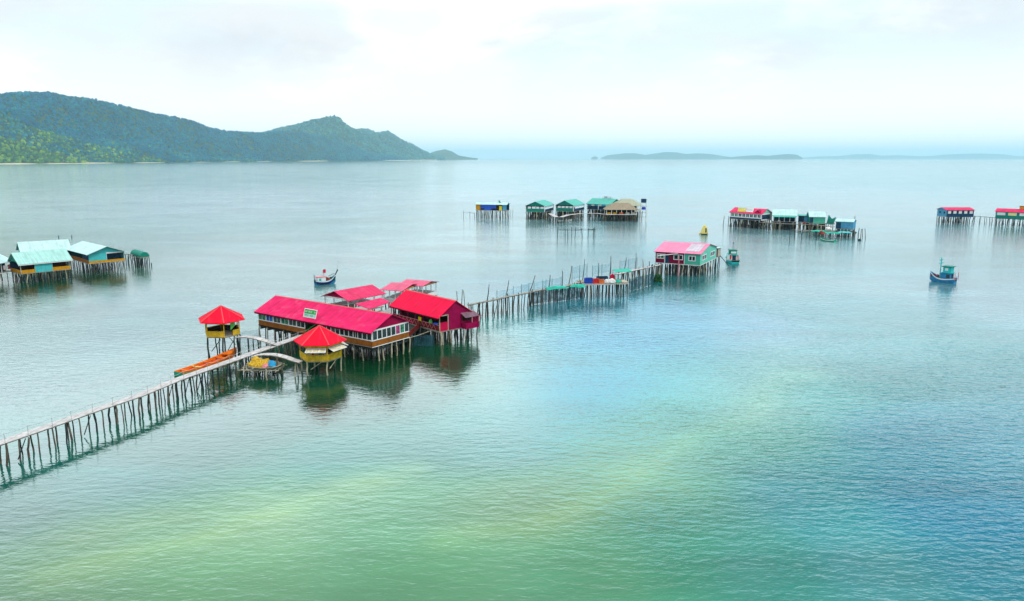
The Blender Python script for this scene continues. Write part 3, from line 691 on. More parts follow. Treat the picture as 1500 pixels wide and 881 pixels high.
# sign standing on its front slope
def sign(name, label, hh, x0, x1, yfoot, z0, z1, lean, faces, letters=True):
    t = thing(name, label, 'sign', hh.w(x0, yfoot, hh.slope_z(yfoot)), hh.t.rotation_euler.z); Lx = x1 - x0
    zb = 0.12; total = z1 - z0
    f = MB()
    for a, b, c, d in ((0, Lx, 0, 0.07), (0, Lx, total - 0.07, total), (0, 0.07, 0.07, total - 0.07), (Lx - 0.07, Lx, 0.07, total - 0.07)):
        lo = zb + c; hi = zb + d; f.hexa([(a, lean * c - 0.03, lo), (b, lean * c - 0.03, lo), (b, lean * c + 0.06, lo), (a, lean * c + 0.06, lo)], [(a, lean * d - 0.03, hi), (b, lean * d - 0.03, hi), (b, lean * d + 0.06, hi), (a, lean * d + 0.06, hi)])
    f.build('frame', M['white'], t)
    rr = random.Random(5)
    for c, d, mk, lk in faces:
        c *= total; d *= total; c = max(c, 0.07); d = min(d, total - 0.07)
        p = MB().hexa([(0.07, lean * c, zb + c), (Lx - 0.07, lean * c, zb + c), (Lx - 0.07, lean * c + 0.04, zb + c), (0.07, lean * c + 0.04, zb + c)],
                      [(0.07, lean * d, zb + d), (Lx - 0.07, lean * d, zb + d), (Lx - 0.07, lean * d + 0.04, zb + d), (0.07, lean * d + 0.04, zb + d)]).build('panel', M[mk], t)
        if lk:
            g = MB(); x = 0.25; zc = c + (d - c) * 0.3; hgt = (d - c) * 0.42
            while x < Lx - 0.4:
                wd = rr.uniform(0.12, 0.3)
                if rr.random() < 0.82:
                    for q in range(2):
                        xx = x + q * wd * 0.7; g.hexa([(xx, lean * zc - 0.012, zb + zc), (xx + 0.05, lean * zc - 0.012, zb + zc), (xx + 0.05, lean * zc - 0.002, zb + zc), (xx, lean * zc - 0.002, zb + zc)],
                            [(xx, lean * (zc + hgt) - 0.012, zb + zc + hgt), (xx + 0.05, lean * (zc + hgt) - 0.012, zb + zc + hgt), (xx + 0.05, lean * (zc + hgt) - 0.002, zb + zc + hgt), (xx, lean * (zc + hgt) - 0.002, zb + zc + hgt)])
                    zz_ = zc + hgt * rr.choice([0.1, 0.5, 0.85]); g.hexa([(x, lean * zz_ - 0.0125, zb + zz_), (x + wd * 0.7, lean * zz_ - 0.0125, zb + zz_), (x + wd * 0.7, lean * zz_ - 0.003, zb + zz_), (x, lean * zz_ - 0.003, zb + zz_)],
                            [(x, lean * zz_ - 0.0125, zb + zz_ + 0.05), (x + wd * 0.7, lean * zz_ - 0.0125, zb + zz_ + 0.05), (x + wd * 0.7, lean * zz_ - 0.003, zb + zz_ + 0.05), (x, lean * zz_ - 0.003, zb + zz_ + 0.05)])
                x += wd + 0.1
            g.build('lettering', M[lk], p)
    lg = MB()
    for x in (0.15, Lx - 0.15): lg.box(x - 0.04, x + 0.04, 0.0, 0.07, -0.12, zb + 0.02)
    lg.build('support', M['steel'], t)
    return t
sx0, sx1 = h.lx(443, z=5.3), h.lx(461, z=5.3)
sign('roof_sign', 'green and white lettered signboard leaning on the long rose roof above the entrance', h, sx0, sx1, 0.15, 0, 1.3, 0.32, [(0, 0.45, 'tin_mint', 'sign_green'), (0.45, 1, 'sign_green', 'letter')])

# ---- red hall to the right
h2 = House('stilt_house', 'bright red-roofed hall on stilts with a dark open veranda and magenta gable wall', 'house', (575, 467), (644.2, 486.3), 2.3, 2.3, 4.95, back=('R', 694), ridge=('R', 440.6), ov=0.5, og=0.3)
L, W = h2.L, h2.W
h2.roof(M['roof_red'], M['ridge_red'], fascia=M['fascia'])
h2.floor(M['plank']); h2.gable(M['wall_mag'])
ya, yb = 0.05, h2.ly(656.5, L)
h2.wall('R', M['red_panel'], 0.05, yb, 2.25, 3.75); h2.wall('R', M['wall_mag'], yb + 0.004, W - 0.02, 2.25, 4.95)
fr = MB(); fr.box(L - 0.1, L + 0.05, -0.05, 0.06, 2.25, 4.95); fr.box(L - 0.1, L + 0.05, yb - 0.06, yb + 0.06, 2.2, 4.95); fr.box(L - 0.08, L + 0.045, 0.06, yb - 0.06, 4.8, 4.93); fr.build('corner_frame', M['wood_pale'], h2.t)
wy0, wy1 = h2.ly(677, L), h2.ly(692, L)
h2.window('R', wy0, wy1, 3.35, 4.55, M['rail_red'], M['dark'], 1, 0.08)
MB().hexa([(L + 0.01, wy0 - 0.3, 4.75), (L + 1.3, wy0 - 0.3, 4.15), (L + 1.3, wy1 + 0.4, 4.15), (L + 0.01, wy1 + 0.4, 4.75)], [(L + 0.01, wy0 - 0.3, 4.81), (L + 1.3, wy0 - 0.3, 4.21), (L + 1.3, wy1 + 0.4, 4.21), (L + 0.01, wy1 + 0.4, 4.81)]).build('awning', M['grey_roof'], h2.t)
bal = MB(); bal.box(L + 0.02, L + 1.2, wy0 - 0.2, wy1 + 0.5, 2.2, 2.3); bal.box(L + 1.12, L + 1.2, wy0 - 0.2, wy1 + 0.5, 2.3, 3.2); bal.box(L + 0.02, L + 1.12, wy0 - 0.2, wy0 - 0.13, 2.3, 3.2)
bal.build('balcony', M['wall_mag'], h2.t)
for yy in (wy1 + 0.45, wy0 + 1.2): MB().box(L + 1.1, L + 1.22, yy - 0.06, yy + 0.06, 3.2, 4.2).build('post', M['pink'], h2.t)
h2.wall('B', M['wall_mag'], 0, L, 2.3, 4.95); h2.wall('L', M['maroon'], 1.8, W - 0.1, 2.3, 4.95)
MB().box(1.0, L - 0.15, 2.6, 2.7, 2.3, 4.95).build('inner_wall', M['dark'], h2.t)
rb = MB(); rb.box(0.4, L - 0.15, 0.02, 0.09, 2.35, 3.3); rb.build('railing', M['rail_red'], h2.t)
lb = MB(); xx = 0.6
while xx < L - 1.3:
    lb.beam((xx, -0.01, 2.4), (xx + 0.55, -0.01, 3.25), 0.03, 0.05); lb.beam((xx + 0.55, -0.013, 3.25), (xx + 1.1, -0.013, 2.4), 0.03, 0.05); xx += 1.1
lb.box(0.4, L - 0.15, -0.03, 0.015, 3.26, 3.33); lb.build('lattice', M['pink'], h2.t)
h2.posts(M['maroon'], [(0.2 + k * (L - 0.5) / 6, 0.1) for k in range(6)], 2.3, 4.95)
h2.wall('F', M['plank'], 0, L, 2.12, 2.28, 0.1, 0.08, 'floor_beam')
# lean-to at its back corner
lt = MB(); lt.hexa([(L - 5, W + 0.5, 4.55), (L + 0.3, W + 0.5, 4.55), (L + 0.3, W + 2.2, 3.8), (L - 5, W + 2.2, 3.8)], [(L - 5, W + 0.5, 4.63), (L + 0.3, W + 0.5, 4.63), (L + 0.3, W + 2.2, 3.88), (L - 5, W + 2.2, 3.88)])
lt.build('lean_to_roof', M['gable_red'], h2.t)
MB().box(L - 4.8, L, W + 0.02, W + 1.9, 2.1, 2.22).build('lean_to_floor', M['plank'], h2.t); MB().box(L - 0.1, L - 0.02, W + 0.1, W + 1.9, 2.22, 3.9).build('lean_to_wall', M['maroon'], h2.t)
h2.stilts(13, 7, ('wood_dark', 'wood', 'wood_pale'), wts=(5, 4, 2), zb=-1.0, jit=0.3)
stilt(h2.t, L - 0.15, 0.15, 2.2, 'wood_pale', -1, 1.3); stilt(h2.t, L - 0.1, 0.75, 2.2, 'wood_pale', -1, 1.2)
for k in range(4): stilt(h2.t, L - 4 + k * 1.2, W + 1.7, 2.15, 'wood', -1, 1.0)
HALL = h2
def blob(name, label, cat, pos, sx_, sy_, sz_, m, seed, amp=0.35, fr_=1.1, group=None, flat=True, rz=0.0):
    v, f = ico(3); out = []
    for p in v:
        d = Vector(p); n = 1 + amp * noise.fractal(d * fr_ + Vector((seed, seed * 2, 0)), 0.8, 2, 4)
        q = Vector((d.x * n * sx_, d.y * n * sy_, d.z * n * sz_))
        if flat: q.z = max(q.z, -0.25 * sz_) + 0.25 * sz_
        out.append(tuple(q))
    me = mesh_np(name, np.array(out), f.ravel(), np.full(len(f), 3), True)
    o = link(name, me, m, None, pos); o.rotation_euler = (0, 0, rz)
    return tag(o, label, cat, group)
def cloth(name, label, cat, hh, x, z_top, wd, ht, m, y=-0.06):
    """a cloth hung over the rail, with folds"""
    n = 10; b = MB(); P0 = []
    for i in range(n + 1):
        u = i / n; P0.append((x + wd * u, y - 0.03 * math.sin(u * 19) - 0.02))
    for k in range(n):
        (xa, ya_), (xb, yb_) = P0[k], P0[k + 1]; za = z_top - ht * (0.92 + 0.08 * math.sin(k * 2.1)); zb_ = z_top - ht * (0.92 + 0.08 * math.sin((k + 1) * 2.1))
        b.hexa([(xa, ya_, za), (xb, yb_, zb_), (xb, yb_ + 0.03, zb_), (xa, ya_ + 0.03, za)], [(xa, ya_, z_top), (xb, yb_, z_top), (xb, yb_ + 0.03, z_top), (xa, ya_ + 0.03, z_top)])
    me = b.mesh(name); o = link(name, me, m); o.location = hh.t.location; o.rotation_euler = hh.t.rotation_euler
    c = Vector((x + wd / 2, y, z_top - ht)); me.transform(Matrix.Translation(-c)); o.location = hh.w(*c)
    return tag(o, label, cat)
cloth('towel', 'yellow towel hanging on the veranda rail of the red hall', 'towel', h2, h2.lx(613.5, z=3.6), 3.95, 0.85, 0.72, M['yellow_plastic'], -0.10)
blob('bag', 'pale green bag hung above the veranda rail of the red hall', 'bag', h2.w(h2.lx(631, z=3.6), 0.0, 3.42), 0.32, 0.25, 0.42, M['green_paint'], 3.0)
blob('bundle', 'dark blue bundle lying on the veranda rail of the red hall', 'bundle', h2.w(h2.lx(638, z=3.4), 0.05, 3.34), 0.48, 0.25, 0.22, M['tarp_blue'], 4.0)

# ---- roofs behind
def open_hall(name, label, pL, pR, zref, ze, zf, W=None, back=None, ridge=None, roof='roof_rose', zr=None, og=0.4, ov=0.5, n=5, low='white'):
    q = House(name, label, 'pavilion', pL, pR, zref, zf, ze, zr=zr, W=W, back=back, ridge=ridge, ov=ov, og=og, eave=True)
    q.roof(M[roof], None); q.gable(M['gable_red'], 'LR'); q.floor(M['plank'])
    q.posts(M['white'], [(0.1 + k * (q.L - 0.2) / (n - 1), y) for k in range(n) for y in (0.1, q.W - 0.1)], zf, ze - 0.02, 0.07)
    for sd, a, b in (('F', 0.2, q.L - 0.2), ('B', 0.2, q.L - 0.2), ('L', 0.2, q.W - 0.2), ('R', 0.2, q.W - 0.2)): q.wall(sd, M[low], a, b, zf + 0.05, zf + 0.85, 0.05, 0, 'railing')
    for sd in 'LR': q.wall(sd, M['ochre'] if roof == 'roof_pale' else M['white'], 0.1, q.W - 0.1, ze - 0.25, ze - 0.01, 0.06, 0.09, 'gable_beam')
    q.stilts(6, 4, ('wood_dark', 'wood'), wts=(3, 2), zb=-1.0)
    return q
b1 = open_hall('stilt_pavilion', 'rose-roofed open pavilion standing right behind the long restaurant, gable to the left', (510, 441.3), (566, 430.6), 4.9, 5.1, 2.5, back=('L', 469.5), ridge=('L', 426.8))
# low roof over the passage
pz = 4.75; pp = [G(519.4, 445.5, pz), G(542, 453, pz - 0.25), G(572, 442.5, pz - 0.25), G(557.5, 436.4, pz)]
t = thing('covered_passage', 'low rose roof over the passage between the long restaurant and the red hall', 'shelter', (pp[1].x, pp[1].y, 0)); o0 = Vector(t.location)
MB().hexa([p - o0 - Vector((0, 0, 0.08)) for p in pp], [p - o0 for p in pp]).build('roof', M['roof_long'], t)
MB().hexa([Vector((p.x, p.y, 2.3)) - o0 for p in pp], [Vector((p.x, p.y, 2.42)) - o0 for p in pp]).build('floor', M['plank'], t)
for p in pp: MB().box(p.x - o0.x - 0.07, p.x - o0.x + 0.07, p.y - o0.y - 0.07, p.y - o0.y + 0.07, 2.42, p.z - 0.1).build('post', M['white'], t)
for k in range(10):
    u, v = R.random(), R.random(); p = pp[0].lerp(pp[1], u).lerp(pp[3].lerp(pp[2], u), v) - o0; stilt(t, p.x, p.y, 2.35, R.choice(['wood', 'wood_dark']))
a_, b_ = pp[1] - o0, pp[2] - o0
MB().beam((a_.x, a_.y, 2.9), (b_.x, b_.y, 2.9), 0.05, 0.9).build('railing', M['white'], t)
# twin-roofed pavilion
b2 = open_hall('stilt_pavilion', 'faded rose twin-roofed pavilion farthest back, its nearer and lower roof', (556.5, 425.4), (588.5, 427.6), 5.0, 5.2, 2.6, back=('R', 620), ridge=('R', 416.2), roof='roof_pale', n=4)
b3 = open_hall('stilt_pavilion', 'faded rose twin-roofed pavilion farthest back, its farther and taller roof', (583, 417.5), (619.5, 420.6), 5.2, 5.4, 2.6, back=('R', 644), ridge=('R', 412.2), roof='roof_pale', n=5)
for q, pxs in ((b3, (624, 630, 636)),):
    for px in pxs:
        x = q.lx(px, 0.3, 3.4)
        tt = thing('table', 'dark dining table on the open deck of the farthest rose pavilion', 'table', q.w(min(x, q.L - 0.9), R.uniform(1, 2.5), 2.6), q.t.rotation_euler.z, 'tables in the farthest rose pavilion')
        MB().box(-0.6, 0.6, -0.4, 0.4, 0.70, 0.76).build('tabletop', M['dark'], tt)
        for sx_ in (-0.5, 0.5):
            for sy_ in (-0.3, 0.3): MB().box(sx_ - 0.04, sx_ + 0.04, sy_ - 0.04, sy_ + 0.04, 0, 0.70).build('leg', M['dark'], tt)

# ---- footbridges
def footbridge(name, label, pts, width, spacing, edge, deckm, kinds, rail=None, cat='footbridge', th=0.15, group=None, braces=0.25, pr=1.0, zb=-1.0, nosup=False, rs_=R, proj=0.0):
    pts = [Vector(p) for p in pts]; o = pts[0].copy(); o.z = 0
    t = thing(name, label, cat, o, 0, group); loc = [p - o for p in pts]
    lefts, rights = [], []
    for i, p in enumerate(loc):
        d = (loc[min(i + 1, len(loc) - 1)] - loc[max(i - 1, 0)]); d.z = 0; d.normalize(); nrm = Vector((-d.y, d.x, 0))
        lefts.append(p + nrm * width / 2); rights.append(p - nrm * width / 2)
    b = MB(); e = MB(); dz = Vector((0, 0, th)); dz2 = Vector((0, 0, 0.05))
    for i in range(len(loc) - 1):
        b.hexa([rights[i] - dz2, rights[i+1] - dz2, lefts[i+1] - dz2, lefts[i] - dz2], [rights[i], rights[i+1], lefts[i+1], lefts[i]])
        ins = lambda A, B: A + (B - A) * 0.02
        lo = [ins(rights[i], lefts[i]), ins(rights[i+1], lefts[i+1]), ins(lefts[i+1], rights[i+1]), ins(lefts[i], rights[i])]
        e.hexa([q - dz for q in lo], [q - dz2 - Vector((0, 0, 0.004)) for q in lo])
    b.build('deck', deckm, t); e.build('deck_beam', edge, t)
    acc = 0.0; first = 0.4; k = 0
    railp = []
    for i in range(len(loc) - 1):
        seg = (loc[i+1] - loc[i]).length; d = (loc[i+1] - loc[i]) / seg; nrm = Vector((-d.y, d.x, 0)).normalized(); s = first
        while s < seg:
            p = loc[i] + d * s
            if not nosup:
                for sd in (-1, 1):
                    q = p + nrm * sd * (width / 2 - 0.12) + d * rs_.uniform(-0.35, 0.35)
                    stilt(t, q.x, q.y, p.z - 0.1 + (rs_.random() * proj if rs_.random() < 0.5 else 0), rs_.choice(kinds), zb, pr * rs_.uniform(0.7, 1.25), 0.05, 'post', rs_)
                if rs_.random() < braces:
                    q0 = p - nrm * (width / 2 - 0.05); q1 = q0 + d * spacing * 0.9
                    MB().tube([(q0.x, q0.y, 0.2), (q1.x, q1.y, p.z - 0.25)], 0.06, 0.05, 6).build('brace', M[kinds[0]], t)
            if rail:
                q = p - nrm * (width / 2 - 0.04); railp.append(q)
            s += spacing * rs_.uniform(0.8, 1.2); k += 1
        first = s - seg
    if rail:
        hh_ = rail
        for q in railp[::2]: MB().tube([(q.x, q.y, q.z - 0.1), (q.x + rs_.uniform(-.04, .04), q.y, q.z + hh_)], 0.03, 0.028, 5).build('rail_post', M['steel'], t)
        tops = [(q.x, q.y, q.z + hh_ - 0.05 - (0.12 if j % 2 else 0)) for j, q in enumerate(railp)]
        MB().tube(tops, 0.022, 0.022, 5).build('rail', M['steel'], t)
    return t
wz = 2.35
wp = [(-150, 702), (-60, 669), (0, 648.3), (70, 624.5), (135, 601.5), (202, 579.5), (264, 554), (343, 526.6), (411, 502.6), (440, 492.6), (452, 489.2)]
footbridge('footbridge', 'long pale concrete footbridge on crooked posts leading from the lower left to the restaurant', [G(x, y, wz) for x, y in wp], 1.35, 1.12, M['deck_edge'], M['deck'], ['wood_dark', 'wood_dark', 'wood', 'wood'], 1.0, 'footbridge', rs_=random.Random(4), pr=0.85)
footbridge('footbridge', 'short arched white footbridge to the gazebo on the left', [G(345, 494.3, 3.20), G(353, 493.0, 3.40), G(362, 492.9, 3.50), G(370, 493.9, 3.5), G(379, 495.8, 3.38), G(391, 499.6, 3.05), G(401, 503.2, 2.65), G(408, 505.5, 2.40)], 1.15, 2.6, M['deck_edge'], M['deck'], ['wood_dark', 'wood_dark', 'wood'], None, braces=0, rs_=random.Random(8))
footbridge('footbridge', 'short arched white footbridge to the gazebo with raised awnings', [G(371, 521.6, 2.38), G(380, 519.4, 2.62), G(389, 518.6, 2.78), G(400, 518.9, 2.86), G(411, 520.7, 2.80), G(422, 524.0, 2.6), G(431, 527.2, 2.36), G(441, 530, 2.14)], 1.15, 3.0, M['deck_edge'], M['deck'], ['wood_pale', 'wood'], None, braces=0, rs_=random.Random(9))

# ---- gazebos
def gazebo(label, corner_px, a0, zf, Rr, Rf, ze, apex_py, rail_faces, dark_faces, legs_kind, awn=(), nleg=6):
    c0 = G(corner_px[0], corner_px[1], zf); az = math.atan2(c0.x, c0.y); rz = -az
    ca, sa = math.cos(rz), math.sin(rz); A = [math.radians(a0 + 60 * k) for k in range(6)]
    lx_, ly_ = Rf * math.cos(A[0]), Rf * math.sin(A[0])
    cx_, cy_ = c0.x - (lx_ * ca - ly_ * sa), c0.y - (lx_ * sa + ly_ * ca)
    lo, hi = ze, ze + 6
    for _ in range(40):
        mid = (lo + hi) / 2
        if J((cx_, cy_, mid))[1] > apex_py: lo = mid
        else: hi = mid
    za = (lo + hi) / 2
    t = thing('gazebo', label, 'gazebo', (cx_, cy_, 0), rz)
    ring = lambda r, z, k: Vector((r * math.cos(A[k % 6]), r * math.sin(A[k % 6]), z))
    b = MB()
    for k in range(6):
        p, q = ring(Rr, ze, k), ring(Rr, ze, k + 1); ap = Vector((0, 0, za)); dn = Vector((0, 0, -0.09))
        b.hexa([p + dn, q + dn, ap + dn, ap + dn + Vector((0.001, 0, 0))], [p, q, ap, ap + Vector((0.001, 0, 0))])
    rf = b.build('roof', M['roof_gaz'], t)
    rb = MB()
    for k in range(6): rb.tube([ring(Rr + 0.02, ze + 0.02, k), Vector((0, 0, za + 0.03))], 0.075, 0.06, 6)
    rb.build('hip_cap', M['ridge_red'], rf)
    fb = MB(); fb.prism([ring(Rf, zf - 0.15, k) for k in range(6)], (0, 0, 0.15)); fb.build('floor', M['plank'], t)
    for k in range(6):
        p = ring(Rf - 0.06, zf, k); MB().box(p.x - 0.075, p.x + 0.075, p.y - 0.075, p.y + 0.075, zf, ze - 0.02 + 0.25).build('post', M['yellow'], t)
    hd = MB()
    for k in range(6): hd.beam(ring(Rf, ze - 0.2, k), ring(Rf, ze - 0.2, k + 1), 0.08, 0.55 if awn else 0.3)
    hd.build('eave_board', M['yellow'], t)
    for k in rail_faces:
        p, q = ring(Rf, zf + 0.42, k), ring(Rf, zf + 0.42, k + 1); MB().beam(p, q, 0.07, 0.84).build('railing', M['yellow'], t)
        p2, q2 = ring(Rf - 0.09, zf + 0.43, k), ring(Rf - 0.09, zf + 0.43, k + 1); MB().beam(p2, q2, 0.05, 0.82).build('inner_shade', M['dark'], t)  # dark sheet painted as the shade inside the yellow rail
        MB().beam(ring(Rf, zf + 0.88, k), ring(Rf, zf + 0.88, k + 1), 0.14, 0.07).build('handrail', M['yellow'], t)
    for k in awn:
        p, q = ring(Rf + 0.05, 0, k), ring(Rf + 0.05, 0, k + 1); d = (q - p).normalized(); nr = Vector((d.y, -d.x, 0))
        if nr.dot(p) < 0: nr = -nr
        p = p + d * 0.2; q = q - d * 0.2; z1, z2, rch = ze - 0.62, ze - 0.98, 1.0
        P1, Q1 = p + Vector((0, 0, z1)), q + Vector((0, 0, z1)); P2, Q2 = p + nr * rch - d * 0.1 + Vector((0, 0, z2)), q + nr * rch + d * 0.1 + Vector((0, 0, z2))
        up = Vector((0, 0, 0.03))
        w_ = MB().hexa([P1, Q1, Q2, P2], [P1 + up, Q1 + up, Q2 + up, P2 + up]).build('awning', M['mat_pale'], t)
        fb2 = MB(); u2 = Vector((0, 0, 0.05))
        fb2.beam(P2 + u2, Q2 + u2, 0.10, 0.06); fb2.beam(P1 + u2, Q1 + u2, 0.08, 0.06)
        for s in range(4): fb2.beam(P1.lerp(Q1, s / 3) + u2 * 1.06, P2.lerp(Q2, s / 3) + u2 * 1.06, 0.08, 0.05)
        fb2.build('awning_frame', M['white'], w_)
        for s in (0.1, 0.9): MB().tube([ring(Rf, zf + 0.9, k).lerp(ring(Rf, zf + 0.9, k + 1), s), P2.lerp(Q2, s)], 0.025, 0.025, 5).build('prop', M['yellow'], t)
    for k in range(6):
        p = ring(Rf - 0.2, 0, k); stilt(t, p.x, p.y, zf - 0.1, legs_kind, -1.0, 1.1, 0.01, 'leg')
        p2 = ring(Rf - 0.9, 0, k).lerp(ring(Rf - 0.9, 0, k + 1), 0.5)
        if k % 2 == 0: stilt(t, p2.x, p2.y, zf - 0.1, 'wood_dark', -1.0, 0.9, 0.02, 'leg')
        q = ring(Rf - 0.2, zf - 0.3, k + 1); m_ = Vector((p.x, p.y, 0.9)).lerp(Vector((q.x, q.y, 0.9)), 0.15)
        if k in (0, 1, 3): MB().tube([m_, m_.lerp(q, 0.72) + Vector((0, 0, 0.5))], 0.06, 0.05, 6).build('brace', M[legs_kind], t)
    return t, ring
gz1, ring1 = gazebo('red-roofed yellow gazebo on dark legs standing alone left of the long restaurant', (303.2, 494.0), -147, 3.2, 3.70, 2.75, 5.55, 448, (0, 2, 3, 4, 5), (3, 4), 'wood_dark')
gz2, ring2 = gazebo('red-roofed yellow gazebo with propped-up white awnings in front of the long restaurant', (449.0, 529.8), -133, 2.12, 3.75, 2.95, 4.55, 477, (0, 1, 2, 3, 5), (), 'wood_pale', (0, 1, 2))
# half-width rail and curtain beside the entrance of the left gazebo
p, q = ring1(2.75, 3.62, 1), ring1(2.75, 3.62, 2)
MB().beam(p.lerp(q, 0.55), q, 0.07, 0.84).build('railing', M['yellow'], gz1)
cb = MB(); a_, b_ = p.lerp(q, 0.42), p.lerp(q, 0.72)
for k in range(6):
    u, v = a_.lerp(b_, k / 6), a_.lerp(b_, (k + 1) / 6); zl = 4.1 + 0.1 * k; cb.hexa([(u.x, u.y - 0.05, zl), (v.x, v.y - 0.05, zl + 0.1), (v.x, v.y, zl + 0.1), (u.x, u.y, zl)], [(u.x, u.y - 0.05, 5.3), (v.x, v.y - 0.05, 5.3), (v.x, v.y, 5.3), (u.x, u.y, 5.3)])
cb.build('curtain', M['green_paint'], gz1)
def bench(gz, label, k, zf, r):
    t = thing('bench', label, 'bench', (0, 0, 0))
    A_, B_ = None, None
    rg = ring1 if gz is gz1 else ring2
    A_, B_ = rg(r, 0, k), rg(r, 0, k + 1); mid = (A_ + B_) / 2; d = (B_ - A_); mw = gz.matrix_basis @ mid
    t.location = (mw.x, mw.y, zf); t.rotation_euler = (0, 0, gz.rotation_euler.z + math.atan2(d.y, d.x)); Lh = d.length / 2 - 0.25
    MB().box(-Lh, Lh, -0.2, 0.2, 0.40, 0.46).build('seat', M['dark'], t)
    for x in (-Lh + 0.1, Lh - 0.1): MB().box(x - 0.05, x + 0.05, -0.17, 0.17, 0, 0.40).build('leg', M['dark'], t)
bench(gz1, 'dark bench along the back rail of the left yellow gazebo, on its left', 4, 3.2, 2.3); bench(gz1, 'dark bench along the back rail of the left yellow gazebo, on its right', 3, 3.2, 2.3)
def chair(label, pos, rz, m, group):
    t = thing('chair', label, 'chair', pos, rz, group)
    MB().box(-0.23, 0.23, -0.22, 0.22, 0.42, 0.46).build('seat', m, t)
    b = MB(); b.hexa([(-0.23, 0.2, 0.47), (0.23, 0.2, 0.47), (0.23, 0.25, 0.47), (-0.23, 0.25, 0.47)], [(-0.2, 0.28, 0.98), (0.2, 0.28, 0.98), (0.2, 0.32, 0.98), (-0.2, 0.32, 0.98)]); b.build('backrest', m, t)
    for x in (-0.19, 0.19):
        for y in (-0.18, 0.18): MB().box(x - 0.025, x + 0.025, y - 0.025, y + 0.025, 0, 0.42).build('leg', m, t)
def gp(gz, x, y, z):
    v = gz.matrix_basis @ Vector((x, y, 0)); return (v.x, v.y, z)
chair('red plastic chair inside the gazebo with raised awnings', gp(gz2, -0.9, -1.1, 2.12), 2.6, M['red_plastic'], None)
chair('blue-grey plastic chair inside the gazebo, beside the red one', gp(gz2, -0.1, -1.2, 2.12), 3.4, M['boat_blue'], None)
chair('pale plastic chair inside the gazebo, nearest its right-hand awning', gp(gz2, 0.75, -1.0, 2.12), 3.0, M['boat_white'], None)
t = thing('table', 'dark round table inside the gazebo with raised awnings', 'table', gp(gz2, -0.2, 0.2, 2.12))
MB().tube([(0, 0, 0.70), (0, 0, 0.75)], 0.75, 0.75, 18).build('tabletop', M['dark'], t); MB().tube([(0, 0, 0), (0, 0, 0.70)], 0.08, 0.06, 8).build('leg', M['dark'], t)

# ---- orange longboat tied behind the footbridge
def hull_sections(Ln, B, Dp, sheer_b, sheer_s, n=16, bow_pow=1.6, stern_w=0.7, rocker=0.25):
    secs = []
    for i in range(n + 1):
        u = i / n; x = Ln * (u - 0.5)
        wd = B / 2 * (1 - max(0, (u - 0.55) / 0.45) ** bow_pow) if u > 0.55 else B / 2 * (stern_w + (1 - stern_w) * math.sin(min(1, u / 0.5) * math.pi / 2))
        wd = max(wd, 0.03)
        sh = Dp + sheer_b * max(0, (u - 0.45) / 0.55) ** 2.0 + sheer_s * max(0, (0.4 - u) / 0.4) ** 2
        kl = rocker * (max(0, (u - 0.7) / 0.3) ** 2 * sh * 1.6) + (0.35 * sheer_s * max(0, (0.2 - u) / 0.2) ** 2)
        secs.append((x, wd, sh, kl))
    return secs
def hull_mesh(secs, draft, hollow=0.08, zin=0.15):
    b = MB(); rows = []
    for x, wd, sh, kl in secs:
        kz = -draft + kl
        prof = [(-wd, sh), (-wd * 0.95, sh * 0.55 + kz * 0.1), (-wd * 0.78, kz * 0.5 + 0.04), (-wd * 0.3, kz), (wd * 0.3, kz), (wd * 0.78, kz * 0.5 + 0.04), (wd * 0.95, sh * 0.55 + kz * 0.1), (wd, sh)]
        wi = max(wd - hollow, 0.01); zi = min(max(zin, kz + 0.1), sh - 0.02)
        prof += [(wi, sh), (wi * 0.93, zi), (-wi * 0.93, zi), (-wi, sh)]
        base = len(b.v); b.v += [(x, y, z) for y, z in prof]; rows.append(base)
    n = 12
    for a, c in zip(rows[:-1], rows[1:]):
        for k in range(n): b.f.append((a + k, a + (k + 1) % n, c + (k + 1) % n, c + k))
    b.f.append(tuple(rows[0] + k for k in range(n))); b.f.append(tuple(rows[-1] + k for k in range(n - 1, -1, -1)))
    return b
def band(secs, z_rel, ht, out, x0=-99, x1=99):
    """rubbing strake along both sides"""
    b = MB()
    for sd in (-1, 1):
        for (xa, wa, sa_, _), (xb, wb, sb, _) in zip(secs[:-1], secs[1:]):
            if xa < x0 or xb > x1: continue
            b.hexa([(xa, sd * (wa - 0.02), sa_ - z_rel - ht), (xb, sd * (wb - 0.02), sb - z_rel - ht), (xb, sd * (wb + out), sb - z_rel - ht), (xa, sd * (wa + out), sa_ - z_rel - ht)],
                   [(xa, sd * (wa - 0.02), sa_ - z_rel), (xb, sd * (wb - 0.02), sb - z_rel), (xb, sd * (wb + out), sb - z_rel), (xa, sd * (wa + out), sa_ - z_rel)])
    return b
A0, A1 = G(261, 547.5, 0.35), G(347, 517.5, 0.35)
dd = A1 - A0; Ln = dd.length
t = thing('rowing_boat', 'long narrow orange wooden boat moored behind the footbridge', 'boat', ((A0.x + A1.x) / 2, (A0.y + A1.y) / 2, 0), math.atan2(dd.y, dd.x))
sec = hull_sections(Ln, 2.2, 0.50, 0.85, 0.18, 20, 2.2, 0.62, 0.5)
hull_mesh(sec, 0.25, 0.10, 0.12).build('hull', M['orange'], t)
fl = MB()
for (xa, wa, sa_, ka), (xb, wb, sb, kb) in zip(sec[1:-3], sec[2:-2]):
    fl.hexa([(xa, -wa * 0.86, 0.15), (xb, -wb * 0.86, 0.15), (xb, wb * 0.86, 0.15), (xa, wa * 0.86, 0.15)], [(xa, -wa * 0.86, 0.18), (xb, -wb * 0.86, 0.18), (xb, wb * 0.86, 0.18), (xa, wa * 0.86, 0.18)])
fl.build('floor_boards', M['orange_in'], t)
